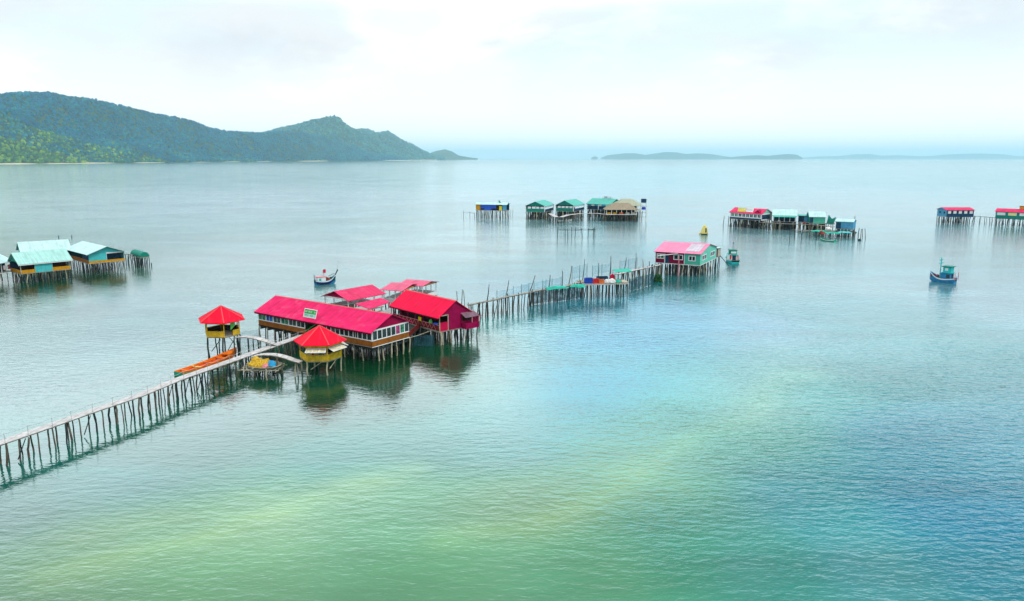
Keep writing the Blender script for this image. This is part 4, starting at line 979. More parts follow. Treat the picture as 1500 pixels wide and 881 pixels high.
for u in (0.14, 0.34, 0.52, 0.70, 0.84):
    x, wd, sh, _ = sec[int(u * 20)]; MB().box(x - 0.13, x + 0.13, -wd * 0.97, wd * 0.97, sh - 0.12, sh - 0.06).build('thwart', M['yellow_plastic' if u == 0.34 else 'orange'], t)
fd = MB()
for (xa, wa, sa_, ka), (xb, wb, sb, kb) in zip(sec[-5:-1], sec[-4:]): fd.hexa([(xa, -wa * 0.9, sa_ - 0.05), (xb, -wb * 0.9, sb - 0.05), (xb, wb * 0.9, sb - 0.05), (xa, wa * 0.9, sa_ - 0.05)], [(xa, -wa * 0.9, sa_ + 0.01), (xb, -wb * 0.9, sb + 0.01), (xb, wb * 0.9, sb + 0.01), (xa, wa * 0.9, sa_ + 0.01)])
fd.build('foredeck', M['orange'], t)
band(sec, 0.30, 0.14, 0.02, -Ln / 2, -Ln / 2 + 2.6).build('green_strake', M['boat_green'], t)
x0, w0, s0, _ = sec[0]; MB().box(x0 - 0.06, x0 - 0.004, -w0, w0, -0.1, s0 - 0.1).build('transom', M['boat_green'], t)
MB().tube([(-2.6, 0.35, 0.5), (0.6, -0.25, 0.62)], 0.03, 0.03, 6).build('oar', M['wood_dark'], t)

# ---- coracle and nets on a pole rack beside the footbridge
cr = G(386, 536.5, 1.35)
t = thing('pole_rack', 'pole rack in the water beside the footbridge, carrying the wicker coracle', 'rack', (cr.x, cr.y, 0))
bb = MB()
for k in range(9):
    yy = -1.5 + k * 0.38; bb.tube([(-2.9 + rs.uniform(-.4, .4), yy + rs.uniform(-.3, .3), 1.15 + rs.uniform(-.08, .05)), (2.7 + rs.uniform(-.5, .5), yy + rs.uniform(-.4, .4), 1.15 + rs.uniform(-.08, .05))], 0.06, 0.045, 6)
for k in range(5): bb.tube([(-2.2 + k * 1.1, -1.9, 1.02), (-2.0 + k * 1.1, 1.8, 1.02)], 0.06, 0.05, 6)
bb.build('beams', M['wood_pale'], t)
for x, y in [(-2.4, -1.3), (-2.5, 1.2), (-0.9, -1.5), (-0.7, 1.5), (0.7, -1.5), (0.9, 1.4), (2.2, -1.2), (2.3, 1.2), (0, 0)]: stilt(t, x, y, 1.25 + rs.uniform(0, 0.2), rs.choice(['wood_dark', 'wood', 'wood_pale']), -1, 0.9, 0.04, 'post')
for px, py, hh_ in ((405, 549, 3.0), (392, 557, 1.6), (373, 551, 1.3)):
    g = G(px, py); stilt(t, g.x - cr.x, g.y - cr.y, hh_, 'wood_pale', -1, 0.8, 0.05, 'post')
tc_ = thing('coracle', 'round pale wicker coracle lying on the pole rack beside the footbridge', 'boat', (cr.x + 0.2, cr.y, 1.22))
bb = MB(); NR = 28; rows = []
for r, z in ((0.5, 0.0), (1.3, 0.06), (1.75, 0.28), (1.98, 0.58), (1.90, 0.60), (1.66, 0.32), (1.2, 0.14), (0.4, 0.10)):
    rows.append(len(bb.v)); bb.v += [(r * math.cos(2 * math.pi * k / NR) * 1.12, r * math.sin(2 * math.pi * k / NR), z + 0.05 * math.sin(4 * math.pi * k / NR)) for k in range(NR)]
for a, c in zip(rows[:-1], rows[1:]):
    for k in range(NR): bb.f.append((a + k, a + (k + 1) % NR, c + (k + 1) % NR, c + k))
bb.f.append(tuple(rows[0] + k for k in range(NR))); bb.f.append(tuple(rows[-1] + k for k in range(NR)))
bb.build('bowl', M['wicker'], tc_, smooth=True); tc_.scale = (1.05, 0.95, 0.6)
MB().tube([(1.97 * 1.12 * math.cos(2 * math.pi * k / 28), 1.97 * math.sin(2 * math.pi * k / 28), 0.62 + 0.05 * math.sin(4 * math.pi * k / 28)) for k in range(29)], 0.07, 0.07, 6).build('rim', M['wood_pale'], tc_)
blob('net_heap', 'heap of yellow fishing net piled in the wicker coracle', 'net', (cr.x - 0.65, cr.y + 0.1, 1.38), 1.5, 1.1, 0.85, M['net_yellow'], 2.0, 0.5, 1.6)
blob('plastic_bundle', 'bright blue plastic bundle lying in the wicker coracle', 'bundle', (cr.x + 1.25, cr.y - 0.1, 1.40), 0.62, 0.55, 0.62, M['tarp_sky'], 6.0, 0.3, 1.4)
blob('net_heap', 'small grey and pink net heap between the yellow net and the blue bundle', 'net', (cr.x + 0.45, cr.y - 0.5, 1.38), 0.5, 0.45, 0.4, M['pink'], 8.0, 0.5, 1.6)
# dark blue mesh hung below the red hall, pole between the houses
def panel(name, label, cat, a, b, z0, z1, m, group=None, frame=None):
    d = b - a; t = thing(name, label, cat, (a.x, a.y, 0), math.atan2(d.y, d.x), group); Ln = math.hypot(d.x, d.y); n = max(3, int(Ln / 0.5)); bb = MB()
    for k in range(n):
        xa, xb = Ln * k / n, Ln * (k + 1) / n; ya_, yb_ = 0.12 * math.sin(k * 1.3), 0.12 * math.sin((k + 1) * 1.3); za, zb_ = z1 - 0.12 * math.sin(math.pi * (k / n * 3 % 1)), z1 - 0.12 * math.sin(math.pi * ((k + 1) / n * 3 % 1))
        bb.hexa([(xa, ya_, z0), (xb, yb_, z0), (xb, yb_ + 0.01, z0), (xa, ya_ + 0.01, z0)], [(xa, ya_, za), (xb, yb_, zb_), (xb, yb_ + 0.01, zb_), (xa, ya_ + 0.01, za)])
    bb.build('mesh', m, t)
    pb_n = max(2, int(Ln / 3) + 1)
    for k in range(pb_n): MB().tube([(Ln * k / (pb_n - 1), 0.05, z0 - 0.6), (Ln * k / (pb_n - 1) + 0.05, 0.05, z1 + 0.15)], 0.05, 0.04, 5).build('stake', M['wood_dark'], t)
    return t
panel('fishing_net', 'dark net curtain hanging under the veranda of the red hall', 'net', G(606, 509, 0), G(636, 508, 0), 0.05, 2.0, M['net_dark'])
panel('fishing_net', 'blue net fence between the left gazebo and the long restaurant', 'net', G(352, 506, 0), G(380, 502, 0), 0.05, 2.3, M['net'])
j0, j1, j2, j3 = Vector(LONG.w(LONG.L - 0.3, LONG.W + 0.06, 2.3)), Vector(HALL.w(HALL.L * 0.62, -0.15, 2.2)), Vector(HALL.w(HALL.L * 0.1, -0.15, 2.2)), Vector(LONG.w(LONG.L * 0.72, LONG.W + 0.06, 2.3))
t = thing('gangway', 'dark boards added to fill the bright gap between the long restaurant and the red hall veranda', 'gangway', (j0.x, j0.y, 0)); o0 = Vector(t.location); dz = Vector((0, 0, 0.14))  # unseen decking, added to darken the bright gap between the houses
MB().hexa([j - o0 - dz for j in (j0, j1, j2, j3)], [j - o0 for j in (j0, j1, j2, j3)]).build('deck', M['wood_dark'], t)
MB().beam(j0 - o0 + Vector((0, 0, 0.45)), j1 - o0 + Vector((0, 0, 0.45)), 0.06, 0.8).build('railing', M['rail_red'], t)
for k in range(24):
    u, v = R.random(), R.random(); p = j0.lerp(j1, u).lerp(j3.lerp(j2, u), v) - o0; stilt(t, p.x, p.y, 2.1, 'wood_dark', -1, 1.2)
a_, b_ = Vector(LONG.w(LONG.L, LONG.W * 0.8, 2.35)), Vector(HALL.w(HALL.L * 0.85, -0.1, 2.2)); m_ = (a_ + b_) / 2
o = MB().tube([a_ - m_, Vector((0, 0, -0.12)), b_ - m_], 0.045, 0.045, 6).build('pole', M['wood_pale'], None, m_); tag(o, 'long bare pole reaching from the long restaurant to the red hall', 'pole')
for k, (px, pb, pt, lbl) in enumerate([(670, 455, 426.5, 'leftmost of four tall bare poles standing behind the red hall'), (675, 455, 424.5, 'thick leaning pole with a blue wrap, second of four behind the red hall'), (681, 455, 426, 'slim right-leaning pole, third of four behind the red hall'), (686, 457, 443.0, 'shortest of four bare poles standing behind the red hall')]):
    g = G(px, pb); top = D(px + (-1, 2.5, -2, 0)[k], pt, g.y) - g
    o = MB().tube([(0, 0, -1), top * 0.4 + Vector((0.05, 0, 0)), top], 0.10 if k == 1 else 0.07, 0.06, 6).build('mooring_pole', M['wood'], None, g); tag(o, lbl, 'pole', 'bare poles behind the red hall')
# ================================================================== second footbridge, with nets and a working platform
pz = 3.15
wp2 = [(686, 446.6), (702, 443.2), (718, 440.2), (733, 436.8), (755, 432.2), (776.4, 428.2), (789, 425.2), (808, 422.4), (826.8, 419.7), (842, 415.6), (856, 412.0)]
footbridge('footbridge', 'narrow plank footbridge on tall posts leading from the red hall to the crate platform', [G(x, y, pz) for x, y in wp2], 0.75, 1.25, M['wood_dark'], M['plank'], ['wood_dark', 'wood', 'wood_dark'], None, rs_=random.Random(31), pr=0.95, braces=0.1, proj=0.5)
wp3 = [(903, 402), (912, 399.8), (918.6, 398.1), (930, 395.6), (943, 392.8), (956.4, 390), (968, 387.8)]
footbridge('footbridge', 'narrow plank footbridge from the crate platform up to the pink-roofed house', [G(x, y, 3.3) for x, y in wp3], 0.9, 1.15, M['wood_dark'], M['deck'], ['wood_dark', 'wood', 'wood_dark'], None, rs_=random.Random(32), braces=0.1, proj=0.6)
# platform
pa, pb = G(854, 416.5, 3.1), G(921, 414.5, 3.1)
d = pb - pa; Lp = d.length; angp = math.atan2(d.y, d.x)
t = thing('platform', 'plank working platform on stilts loaded with crates and sacks, between the two plank footbridges', 'platform', (pa.x, pa.y, 0), angp); PLAT = t
MB().box(0, Lp, 0, 5.5, 2.98, 3.1).build('deck', M['plank'], t); MB().box(-0.1, Lp + 0.1, -0.06, 0.1, 2.8, 2.97).build('edge_beam', M['deck'], t)
for i in range(13):
    for j in range(3): stilt(t, 0.2 + (Lp - 0.4) * i / 12 + R.uniform(-.2, .2), 0.2 + j * 2.5, 2.95, R.choice(['wood_dark', 'wood_dark', 'wood']), -1, 0.85, 0.02)
def onplat(px, y, z=3.1):
    lo, hi = -3.0, Lp + 3
    for _ in range(40):
        mid = (lo + hi) / 2; v = t.matrix_basis @ Vector((mid, y, z))
        if J(v)[0] < px: lo = mid
        else: hi = mid
    return t.matrix_basis @ Vector((lo, y, z))
def crate(label, px, y, z, lx_, ly_, lz_, m, rim=True, group=None):
    c = thing('crate', label, 'crate', onplat(px, y, z), angp + R.uniform(-.1, .1), group)
    b = MB(); e = 0.05
    b.box(-lx_/2, lx_/2, -ly_/2, ly_/2, 0, e)
    for x0, x1, y0, y1 in ((-lx_/2, lx_/2, -ly_/2, -ly_/2 + e), (-lx_/2, lx_/2, ly_/2 - e, ly_/2), (-lx_/2, -lx_/2 + e, -ly_/2 + e, ly_/2 - e), (lx_/2 - e, lx_/2, -ly_/2 + e, ly_/2 - e)): b.box(x0, x1, y0, y1, e, lz_)
    b.build('body', m, c)
    r = MB(); e2 = 0.09
    for x0, x1, y0, y1 in ((-lx_/2 - .03, lx_/2 + .03, -ly_/2 - .03, -ly_/2 + e2), (-lx_/2 - .03, lx_/2 + .03, ly_/2 - e2, ly_/2 + .03), (-lx_/2 - .03, -lx_/2 + e2, -ly_/2 + e2, ly_/2 - e2), (lx_/2 - e2, lx_/2 + .03, -ly_/2 + e2, ly_/2 - e2)): r.box(x0, x1, y0, y1, lz_ + 0.002, lz_ + 0.08)
    r.build('rim', m, c); return c
crate('large blue crate at the left end of the working platform', 862, 1.2, 3.1, 1.75, 1.2, 1.05, M['blue_plastic'])
crate('red crate on the working platform, right beside the large blue one', 872.3, 1.0, 3.1, 1.4, 1.1, 0.85, M['red_plastic'])
crate('orange crate on the working platform, right of the red one', 880.2, 0.7, 3.1, 1.15, 0.9, 0.7, M['orange_plastic'])
crate('flat navy crate standing behind the red and orange crates', 882, 3.6, 3.1, 2.4, 1.2, 0.9, M['navy'])
blob('sack', 'bulging white sack on the working platform, next to the orange crate', 'sack', onplat(888.5, 0.7), 0.75, 0.55, 0.65, M['sack'], 11.0, 0.25)
blob('sack', 'widest white sack in the middle of the working platform', 'sack', onplat(895, 0.5), 0.95, 0.6, 0.75, M['sack'], 12.0, 0.25)
blob('sack', 'grey-green net sack near the right end of the working platform', 'sack', onplat(905, 0.8), 0.8, 0.6, 0.5, M['tarp_green'], 13.0, 0.35)
blob('sack', 'small pale sack at the right end of the working platform', 'sack', onplat(914, 0.6), 0.8, 0.5, 0.45, M['wicker'], 14.0, 0.35)
blob('buoy', 'round crimson buoy standing at the back of the working platform', 'buoy', onplat(896.8, 4.0, 3.1), 0.6, 0.6, 1.15, M['flag'], 15.0, 0.05)
c_ = onplat(911, 3.2)
ct = thing('canopy', 'small canopy with a sea-green sheet over the right end of the platform', 'canopy', c_, angp)
MB().hexa([(-1.9, -1.2, 2.05), (1.9, -1.2, 2.15), (1.9, 1.2, 2.45), (-1.9, 1.2, 2.35)], [(-1.9, -1.2, 2.1), (1.9, -1.2, 2.2), (1.9, 1.2, 2.5), (-1.9, 1.2, 2.4)]).build('sheet', M['tarp_green'], ct)
for x in (-1.8, 1.8):
    for y in (-1.1, 1.1): MB().box(x - 0.05, x + 0.05, y - 0.05, y + 0.05, 0, 2.06 + 0.02 * x + (0.26 if y > 0 else 0)).build('post', M['wood_pale'], ct)
# green tarps over the end of the plank bridge
def tarp(label, cpx, cpy, cz, lx_, ly_, m, seed, rz):
    n = 12; v = []; f = []
    for i in range(n + 1):
        for j in range(n + 1):
            x = lx_ * (i / n - 0.5); y = ly_ * (j / n - 0.5); edge = max(abs(i / n - 0.5), abs(j / n - 0.5)) * 2
            v.append((x, y, 0.25 * noise.noise(Vector((x * 0.9, y * 0.9, seed))) - 0.45 * edge ** 3))
    for i in range(n):
        for j in range(n): a = i * (n + 1) + j; f.append((a, a + 1, a + n + 2, a + n + 1))
    me = bpy.data.meshes.new('tarpaulin'); me.from_pydata(v, [], f)
    bm = bmesh.new(); bm.from_mesh(me); bmesh.ops.solidify(bm, geom=bm.faces[:], thickness=0.03); bm.to_mesh(me); bm.free()
    o = link('tarpaulin', me, m); o.location = G(cpx, cpy, cz); o.rotation_euler = (0, 0, rz); return tag(o, label, 'tarpaulin')
tarp('sea-green tarpaulin draped over the plank footbridge before the crates, left one', 816, 419.5, 3.6, 5.0, 1.8, M['tarp_green'], 1.0, 0.5)
tarp('sea-green tarpaulin hanging beside the large blue crate', 846, 417.0, 3.4, 3.2, 2.2, M['tarp_green'], 2.0, -0.2)
# tall poles along the bridge
PL = [(716.5,416.5,713.6,441,'dark stubby pole nearest the red hall among the tall poles of the plank footbridge'), (745.5,410.5,741,435,'second tall pole of the plank footbridge counted from the red hall'), (784,403.4,776.4,427,'strongly right-leaning tall pole over the middle of the plank footbridge'),
      (806,402.9,804,422,'upright thick pole right of the strongly leaning one on the plank footbridge'), (824,396.9,823.5,419,'thin straight pole where the green tarpaulins begin'), (837.6,389.7,833.5,416,'thin right-leaning pole above the green tarpaulins'),
      (856.7,379.6,853.5,411,'tallest pole, standing at the left end of the crate platform'), (877,385.6,876,408,'thin pole behind the red crate on the platform'), (895,375.5,893.5,403,'tall dark pole just left of the crimson buoy'),
      (917.7,377.4,914,399,'tall pole at the right end of the crate platform'), (931.9,370.6,930.5,395,'tall slim pole in the middle of the short plank footbridge'), (941.5,380.5,942,392.5,'thick short pole on the short plank footbridge'), (951,383,951,390.5,'last short pole before the pink-roofed house')]
for px, pt, bx_, by_, lb in PL:
    b = G(bx_, by_ - 0.5, 3.15); top = D(px, pt, b.y); o = Vector((b.x, b.y, 0)); tt = top - o
    base = Vector((0, 0, -1.0)); mid = Vector((0, 0, 3.1))
    po = MB().tube([base, mid, mid.lerp(tt, 0.5) + Vector((0.06, 0, 0)), tt], 0.12, 0.065, 6).build('mooring_pole', M['wood' if R.random() < 0.6 else 'wood_dark'], None, o, True); tag(po, lb, 'pole', 'tall poles along the plank footbridge')
for px, py, top, lb in ((742, 463, 1.0, 'short stake in open water beside the red hall end of the plank footbridge'), (793, 459, 2.4, 'bare stake in open water in front of the plank footbridge'), (863, 446, 4.2, 'long pale stake standing in front of the crate platform'), (942.5, 424, 4.6, 'stake with a ragged top in open water before the pink-roofed house')):
    g = G(px, py); po = MB().tube([(0, 0, -1), (0.1, 0, top * 0.5), (0.02, 0.05, top)], 0.10, 0.07, 6).build('stake', M['wood_pale' if top > 4 else 'wood'], None, g, True); tag(po, lb, 'stake')
# net fences behind the bridge
NF = [(728,438,752,433,1.7),(752,433,775,428,1.9),(764,431,800,424,2.2),(795,425.5,822,420,2.3),(838,411,860,406,3.6),(868,404,895,399.5,2.6),(908,399,933,393.5,3.2)]
LBN = ['pale blue net fence nearest the red hall end of the plank footbridge','pale blue net fence second from the red hall on the plank footbridge','tall pale blue net fence at the strongly leaning pole','pale blue net fence ending at the left green tarpaulin','tall blue net fence behind the large blue crate','blue net fence at the back of the crate platform','tall blue net fence beside the green canopy']
for k, (x0, y0, x1, y1, hh_) in enumerate(NF):
    a, b = G(x0, y0 - 1.5, 3.0), G(x1, y1 - 1.5, 3.0); panel('fishing_net', LBN[k], 'net', a, b, 3.0, 3.0 + hh_ * 0.8, M['net'], 'net fences along the plank footbridge')
for k, (x0, y0, x1, y1, lb) in enumerate([(778,441,812,436,'dark net hanging under the plank footbridge toward the red hall'),(812,437,850,431,'dark net hanging under the plank footbridge below the green tarpaulins'),(922,421,958,411,'dark blue net hanging under the short plank footbridge')]):
    panel('fishing_net', lb, 'net', G(x0, y0 + 6), G(x1, y1 + 6), 0.1, 2.9, M['net_dark'])

# ================================================================== pink-roofed house
h = House('stilt_house', 'pink-roofed house on stilts, half maroon and half jade green', 'house', (959.5, 384.4), (1025.3, 388.8), 3.1, 3.1, 6.1, back=('R', 1052.5), ridge=('R', 357.3), ov=0.5, og=0.35)
L, W = h.L, h.W; xs = h.lx(1002.5, z=4.5)
r = h.roof(M['roof_pink'], None); h.floor(M['plank']); h.gable(M['mint_wall'], 'R'); h.gable(M['maroon'], 'L')
h.wall('F', M['maroon'], 0, xs, 3.1, 6.05); h.wall('F', M['teal_wall'], xs + 0.004, L, 3.1, 6.05); h.wall('R', M['mint_wall'], 0.085, W, 3.1, 6.1); h.wall('L', M['maroon'], 0.085, W, 3.1, 6.1); h.wall('B', M['maroon'], 0.085, L - 0.085, 3.1, 6.1)
h.wall('F', M['white'], xs - 0.08, xs + 0.08, 3.1, 6.0, 0.05, 0.04, 'corner_trim'); h.wall('F', M['white'], 0, 0.14, 3.1, 6.0, 0.05, 0.04, 'corner_trim')
h.window('F', h.lx(962, z=4.6), h.lx(973, z=4.6), 4.15, 5.45, M['white'], M['pane_green'], 1, 0.2); h.window('F', h.lx(986.5, z=4.6), h.lx(1000.5, z=4.6), 4.1, 5.5, M['white'], M['pane'], 1, 0.2); h.window('F', h.lx(1008.5, z=4.6), h.lx(1019, z=4.6), 4.0, 5.4, M['white'], M['pane'], 1, 0.2)
for a, b in ((1028.5, 1035), (1040.5, 1047)): h.window('R', h.ly(a, L, 4.6), h.ly(b, L, 4.6), 4.0, 5.4, M['white'], M['pane'], 1, 0.2)
dx0, dx1 = h.lx(974.5, z=4), h.lx(979.5, z=4)
db = MB(); db.box(dx0, dx1, -0.04, -0.01, 3.15, 5.4); db.build('door', M['navy'], h.t); MB().box(dx0 - 0.22, dx0 - 0.004, -0.08, -0.005, 3.12, 5.5).build('door_frame', M['white'], h.t)
MB().hexa([(dx0 - 2.0, -0.6, 4.75), (dx1 + 2.6, -0.6, 5.75), (dx1 + 2.6, -0.1, 5.9), (dx0 - 2.0, -0.1, 4.9)], [(dx0 - 2.0, -0.6, 4.83), (dx1 + 2.6, -0.6, 5.83), (dx1 + 2.6, -0.1, 5.98), (dx0 - 2.0, -0.1, 4.98)]).build('awning', M['white'], h.t)
MB().tube([(h.lx(995, z=4), -0.35, -1), (h.lx(995, z=4), -0.3, 5.2)], 0.14, 0.12, 7).build('post', M['pink'], h.t)
k = (h.zr - h.ze) / (W / 2); sxa, sxb = h.lx(1005, 1.8, 6.9), h.lx(1025.5, 1.8, 6.9); ya, yb = 1.1, W / 2 - 1.2; za, zb_ = h.slope_z(ya) + 0.03, h.slope_z(yb) + 0.03
MB().hexa([(sxa, ya, za), (sxb, ya, za), (sxb, yb, zb_), (sxa, yb, zb_)], [(sxa, ya, za + 0.04), (sxb, ya, za + 0.04), (sxb, yb, zb_ + 0.04), (sxa, yb, zb_ + 0.04)]).build('skylight', M['pv'], r)
# sheds at its back
MB().box(L - 1.2, L - 1.1 + 0.9, W + 0.05, W + 2.2, 3.1, 5.2).build('shed_wall', M['maroon'], h.t); MB().box(L - 1.4, L - 0.12, W + 2.3, W + 5.6, 3.1, 5.2).build('shed_wall', M['wicker'], h.t)
MB().hexa([(L - 1.6, W + 0.55, 5.55), (L + 0.2, W + 0.55, 5.55), (L + 0.2, W + 7, 5.2), (L - 1.6, W + 7, 5.2)], [(L - 1.6, W + 0.55, 5.62), (L + 0.2, W + 0.55, 5.62), (L + 0.2, W + 7, 5.27), (L - 1.6, W + 7, 5.27)]).build('shed_roof', M['tin_pale'], h.t)
MB().box(L - 1.5, L, W + 0.08, W + 6.5, 2.95, 3.07).build('shed_floor', M['plank'], h.t)
h.stilts(17, 5, ('wood_dark', 'wood', 'wood_pale'), wts=(4, 3, 3), r=1.25, zb=-1)
for j in range(4): stilt(h.t, L - 0.5, W + 0.8 + j * 1.7, 2.9, 'wood_dark', -1, 1.1)
MB().tube([(L - 0.2, W + 5.5, 3.0), (L + 2.4, W + 5.2, 0.2)], 0.1, 0.09, 6).build('gangplank', M['wood_dark'], h.t)
h.wall('F', M['white'], 0, L, 2.92, 3.06, 0.1, 0.08, 'floor_beam'); h.wall('R', M['white'], 0.0, W, 2.92, 3.06, 0.1, 0.08, 'floor_beam')
blob('net_heap', 'dark green net heap drooping from the stilts under the maroon half of the pink-roofed house', 'net', G(963, 413, 0.0), 1.0, 0.8, 1.5, M['dark_green'], 33.0, 0.5, 1.8)

# ================================================================== turquoise houses at the left edge
GR = 'turquoise stilt houses at the left edge'
l1 = House('stilt_house', 'mint-roofed stilt house at the left with yellow rails either side of a turquoise panel', 'house', (26.4, 387.5), (106.7, 380.0), 4.75, 2.3, 4.95, back=('L', 9.4), ridge=('L', 370.9), ov=0.5, og=0.5, eave=True, group=GR)
L, W = l1.L, l1.W
l1.roof(M['tin_mint'], None, 0.1, M['white']); l1.gable(M['green_gable'], 'LR'); l1.floor(M['plank'])
x1, x2 = l1.lx(51.5), l1.lx(77)
l1.wall('F', M['ochre'], 0.1, x1, 2.25, 3.15, 0.1, 0, 'railing'); l1.wall('F', M['ochre'], x2, L, 2.25, 3.15, 0.1, 0, 'railing'); l1.wall('F', M['turq'], x1, x2, 2.25, 4.9, 0.1, 0.03)
l1.wall('L', M['ochre'], 0.1, W - 0.1, 2.25, 3.15, 0.1, 0, 'railing'); l1.wall('R', M['turq'], 0.1, W - 0.1, 2.25, 3.4, 0.1, 0, 'railing'); l1.wall('B', M['navy'], 0, L, 2.3, 4.9)
MB().box(0.4, L - 0.3, 2.2, 2.3, 2.3, 4.9).build('inner_wall', M['dark'], l1.t)
l1.posts(M['wood_pale'], [(0.1, 0.06), (x1, 0.1), (x2, 0.1), (L - 0.1, 0.06)], 2.3, 4.95); l1.stilts(11, 5, ('wood_dark', 'wood', 'wood_pale'), wts=(4, 3, 2))
l0 = House('stilt_house', 'pale tin-roofed stilt house cut off by the left edge, with pink laundry on its porch', 'house', (-62, 398), (21.5, 382), 4.75, 2.3, 4.9, W=9.0, zr=7.0, ov=0.4, og=0.4, eave=True, group=GR)
L, W = l0.L, l0.W; l0.roof(M['tin_pale'], None); l0.gable(M['turq'], 'LR'); l0.floor(M['plank']); l0.wall('B', M['turq'], 0, L, 2.3, 4.9); MB().box(0.3, L - 0.2, 1.8, 1.9, 2.3, 4.9).build('inner_wall', M['navy'], l0.t)
l0.posts(M['white'], [(l0.lx(3), 0.1), (l0.lx(-20), 0.1), (L - 0.1, 0.1)], 2.3, 4.9); l0.stilts(10, 4, ('wood_dark', 'wood', 'wood_pale'), wts=(4, 3, 2)); l0.wall('F', M['white'], 0, L, 2.14, 2.28, 0.1, 0.06, 'floor_beam')
for px, wd, m_, lb in ((4.5, 1.1, 'sack', 'white laundry hanging on the porch of the house cut off by the left edge'), (10.5, 0.9, 'pink', 'pink laundry hanging on the porch of the house cut off by the left edge'), (15.5, 0.7, 'net', 'pale blue laundry hanging on the porch of the house cut off by the left edge')): cloth('laundry', lb, 'laundry', l0, l0.lx(px, z=3.5), 4.0, wd, 1.2, M[m_] if m_ != 'net' else M['blue_wall'], -0.08)
l2 = House('stilt_house', 'long whitish tin roof at the back of the turquoise houses', 'house', (30, 371.5), (106, 366.5), 4.9, 2.3, 5.1, W=9.5, ridge=('L', 355), ov=0.5, og=0.5, eave=True, group=GR)
l2.roof(M['tin_pale'], None); l2.gable(M['turq'], 'LR'); l2.floor(M['plank']); l2.wall('F', M['navy'], 0, l2.L, 2.3, 5.0); l2.wall('B', M['turq'], 0, l2.L, 2.3, 5.0); l2.wall('L', M['turq'], 0.1, l2.W - 0.1, 2.3, 5.0); l2.wall('R', M['turq'], 0.1, l2.W - 0.1, 2.3, 5.0); l2.stilts(9, 4, ('wood_dark', 'wood'), wts=(3, 2))
l3 = House('stilt_house', 'pale-roofed stilt house with a bright turquoise gable facing right and orange boards below', 'house', (93, 365.2), (127.5, 374.2), 4.95, 2.6, 5.2, back=('R', 186.5), ridge=('R', 361.2), ov=0.5, og=0.9, eave=True, group=GR)
L, W = l3.L, l3.W; l3.roof(M['tin_pale'], None); l3.gable(M['turq'], 'LR'); l3.floor(M['plank']); ym = l3.ly(156, L, 4.2)
l3.wall('R', M['turq'], 0.1, ym, 3.2, 5.15); l3.wall('R', M['ochre'], 0, W, 2.55, 3.19, 0.1, 0.02, 'railing'); l3.wall('F', M['brown'], 0, L, 2.55, 3.5, 0.1, 0, 'railing'); l3.wall('F', M['navy'], L * 0.72, L, 3.5, 5.1); l3.wall('B', M['turq'], 0, L, 2.6, 5.1); l3.wall('L', M['turq'], 0.1, W - 0.1, 2.6, 5.1)
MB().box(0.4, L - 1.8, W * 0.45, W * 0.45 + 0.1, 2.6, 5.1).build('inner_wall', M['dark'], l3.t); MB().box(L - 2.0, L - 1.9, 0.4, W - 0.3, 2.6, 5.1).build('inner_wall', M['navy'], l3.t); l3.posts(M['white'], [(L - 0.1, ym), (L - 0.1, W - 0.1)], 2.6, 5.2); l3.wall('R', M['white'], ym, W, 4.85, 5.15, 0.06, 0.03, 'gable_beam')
l3.stilts(8, 8, ('wood_dark', 'wood', 'wood_pale'), wts=(4, 3, 1), r=0.9)
a, b = G(190, 372.5, 3.2), G(205, 379.0, 2.6); d = b - a
t = thing('net_store', 'small round-topped green store on dark stilts right of the turquoise houses', 'shed', (a.x, a.y, 0), math.atan2(d.y, d.x), GR)
bb = MB(); prof = [(1.3 * math.cos(math.pi * k / 8), 0.5 + 1.3 * math.sin(math.pi * k / 8)) for k in range(9)]
Ls = d.length; bb.prism([(0.2, 1.4 + y, 2.7 + z) for y, z in prof], (Ls - 0.4, 0, -0.25)); bb.build('barrel_cover', M['green_gable'], t); MB().box(0, Ls, 0, 2.7, 2.7, 2.85).build('platform', M['plank'], t)
for i in range(7):
    for j in range(3): stilt(t, 0.2 + (Ls - 0.4) * i / 6, 0.2 + j * 1.1, 2.75, 'wood_dark', -1, 1.0)
for k in range(4): MB().box(0.3 + k * (Ls - 0.6) / 3, 0.4 + k * (Ls - 0.6) / 3, -0.02, 0.08, 1.5, 3.2).build('slat', M['wood_dark'], t)
footbridge('gangway', 'short plank gangway between the bright turquoise gable and the green net store', [G(180, 373, 2.9), G(186, 372.2, 2.9), G(192, 372.5, 2.9)], 0.8, 1.2, M['wood_dark'], M['plank'], ['wood_dark'], cat='gangway')
for px, py, lb in ((222, 391, 'short dark stake in open water right of the green net store'), (105, 349, 'tiny dark stake in open water behind the turquoise houses'), (86, 349.5, 'pair-topped stake in the water left of the tiny dark one')):
    po = MB().tube([(0, 0, -1), (0.05, 0, 1.1)], 0.16, 0.12, 7).build('stake', M['wood_dark'], None, G(px, py)); tag(po, lb, 'stake')

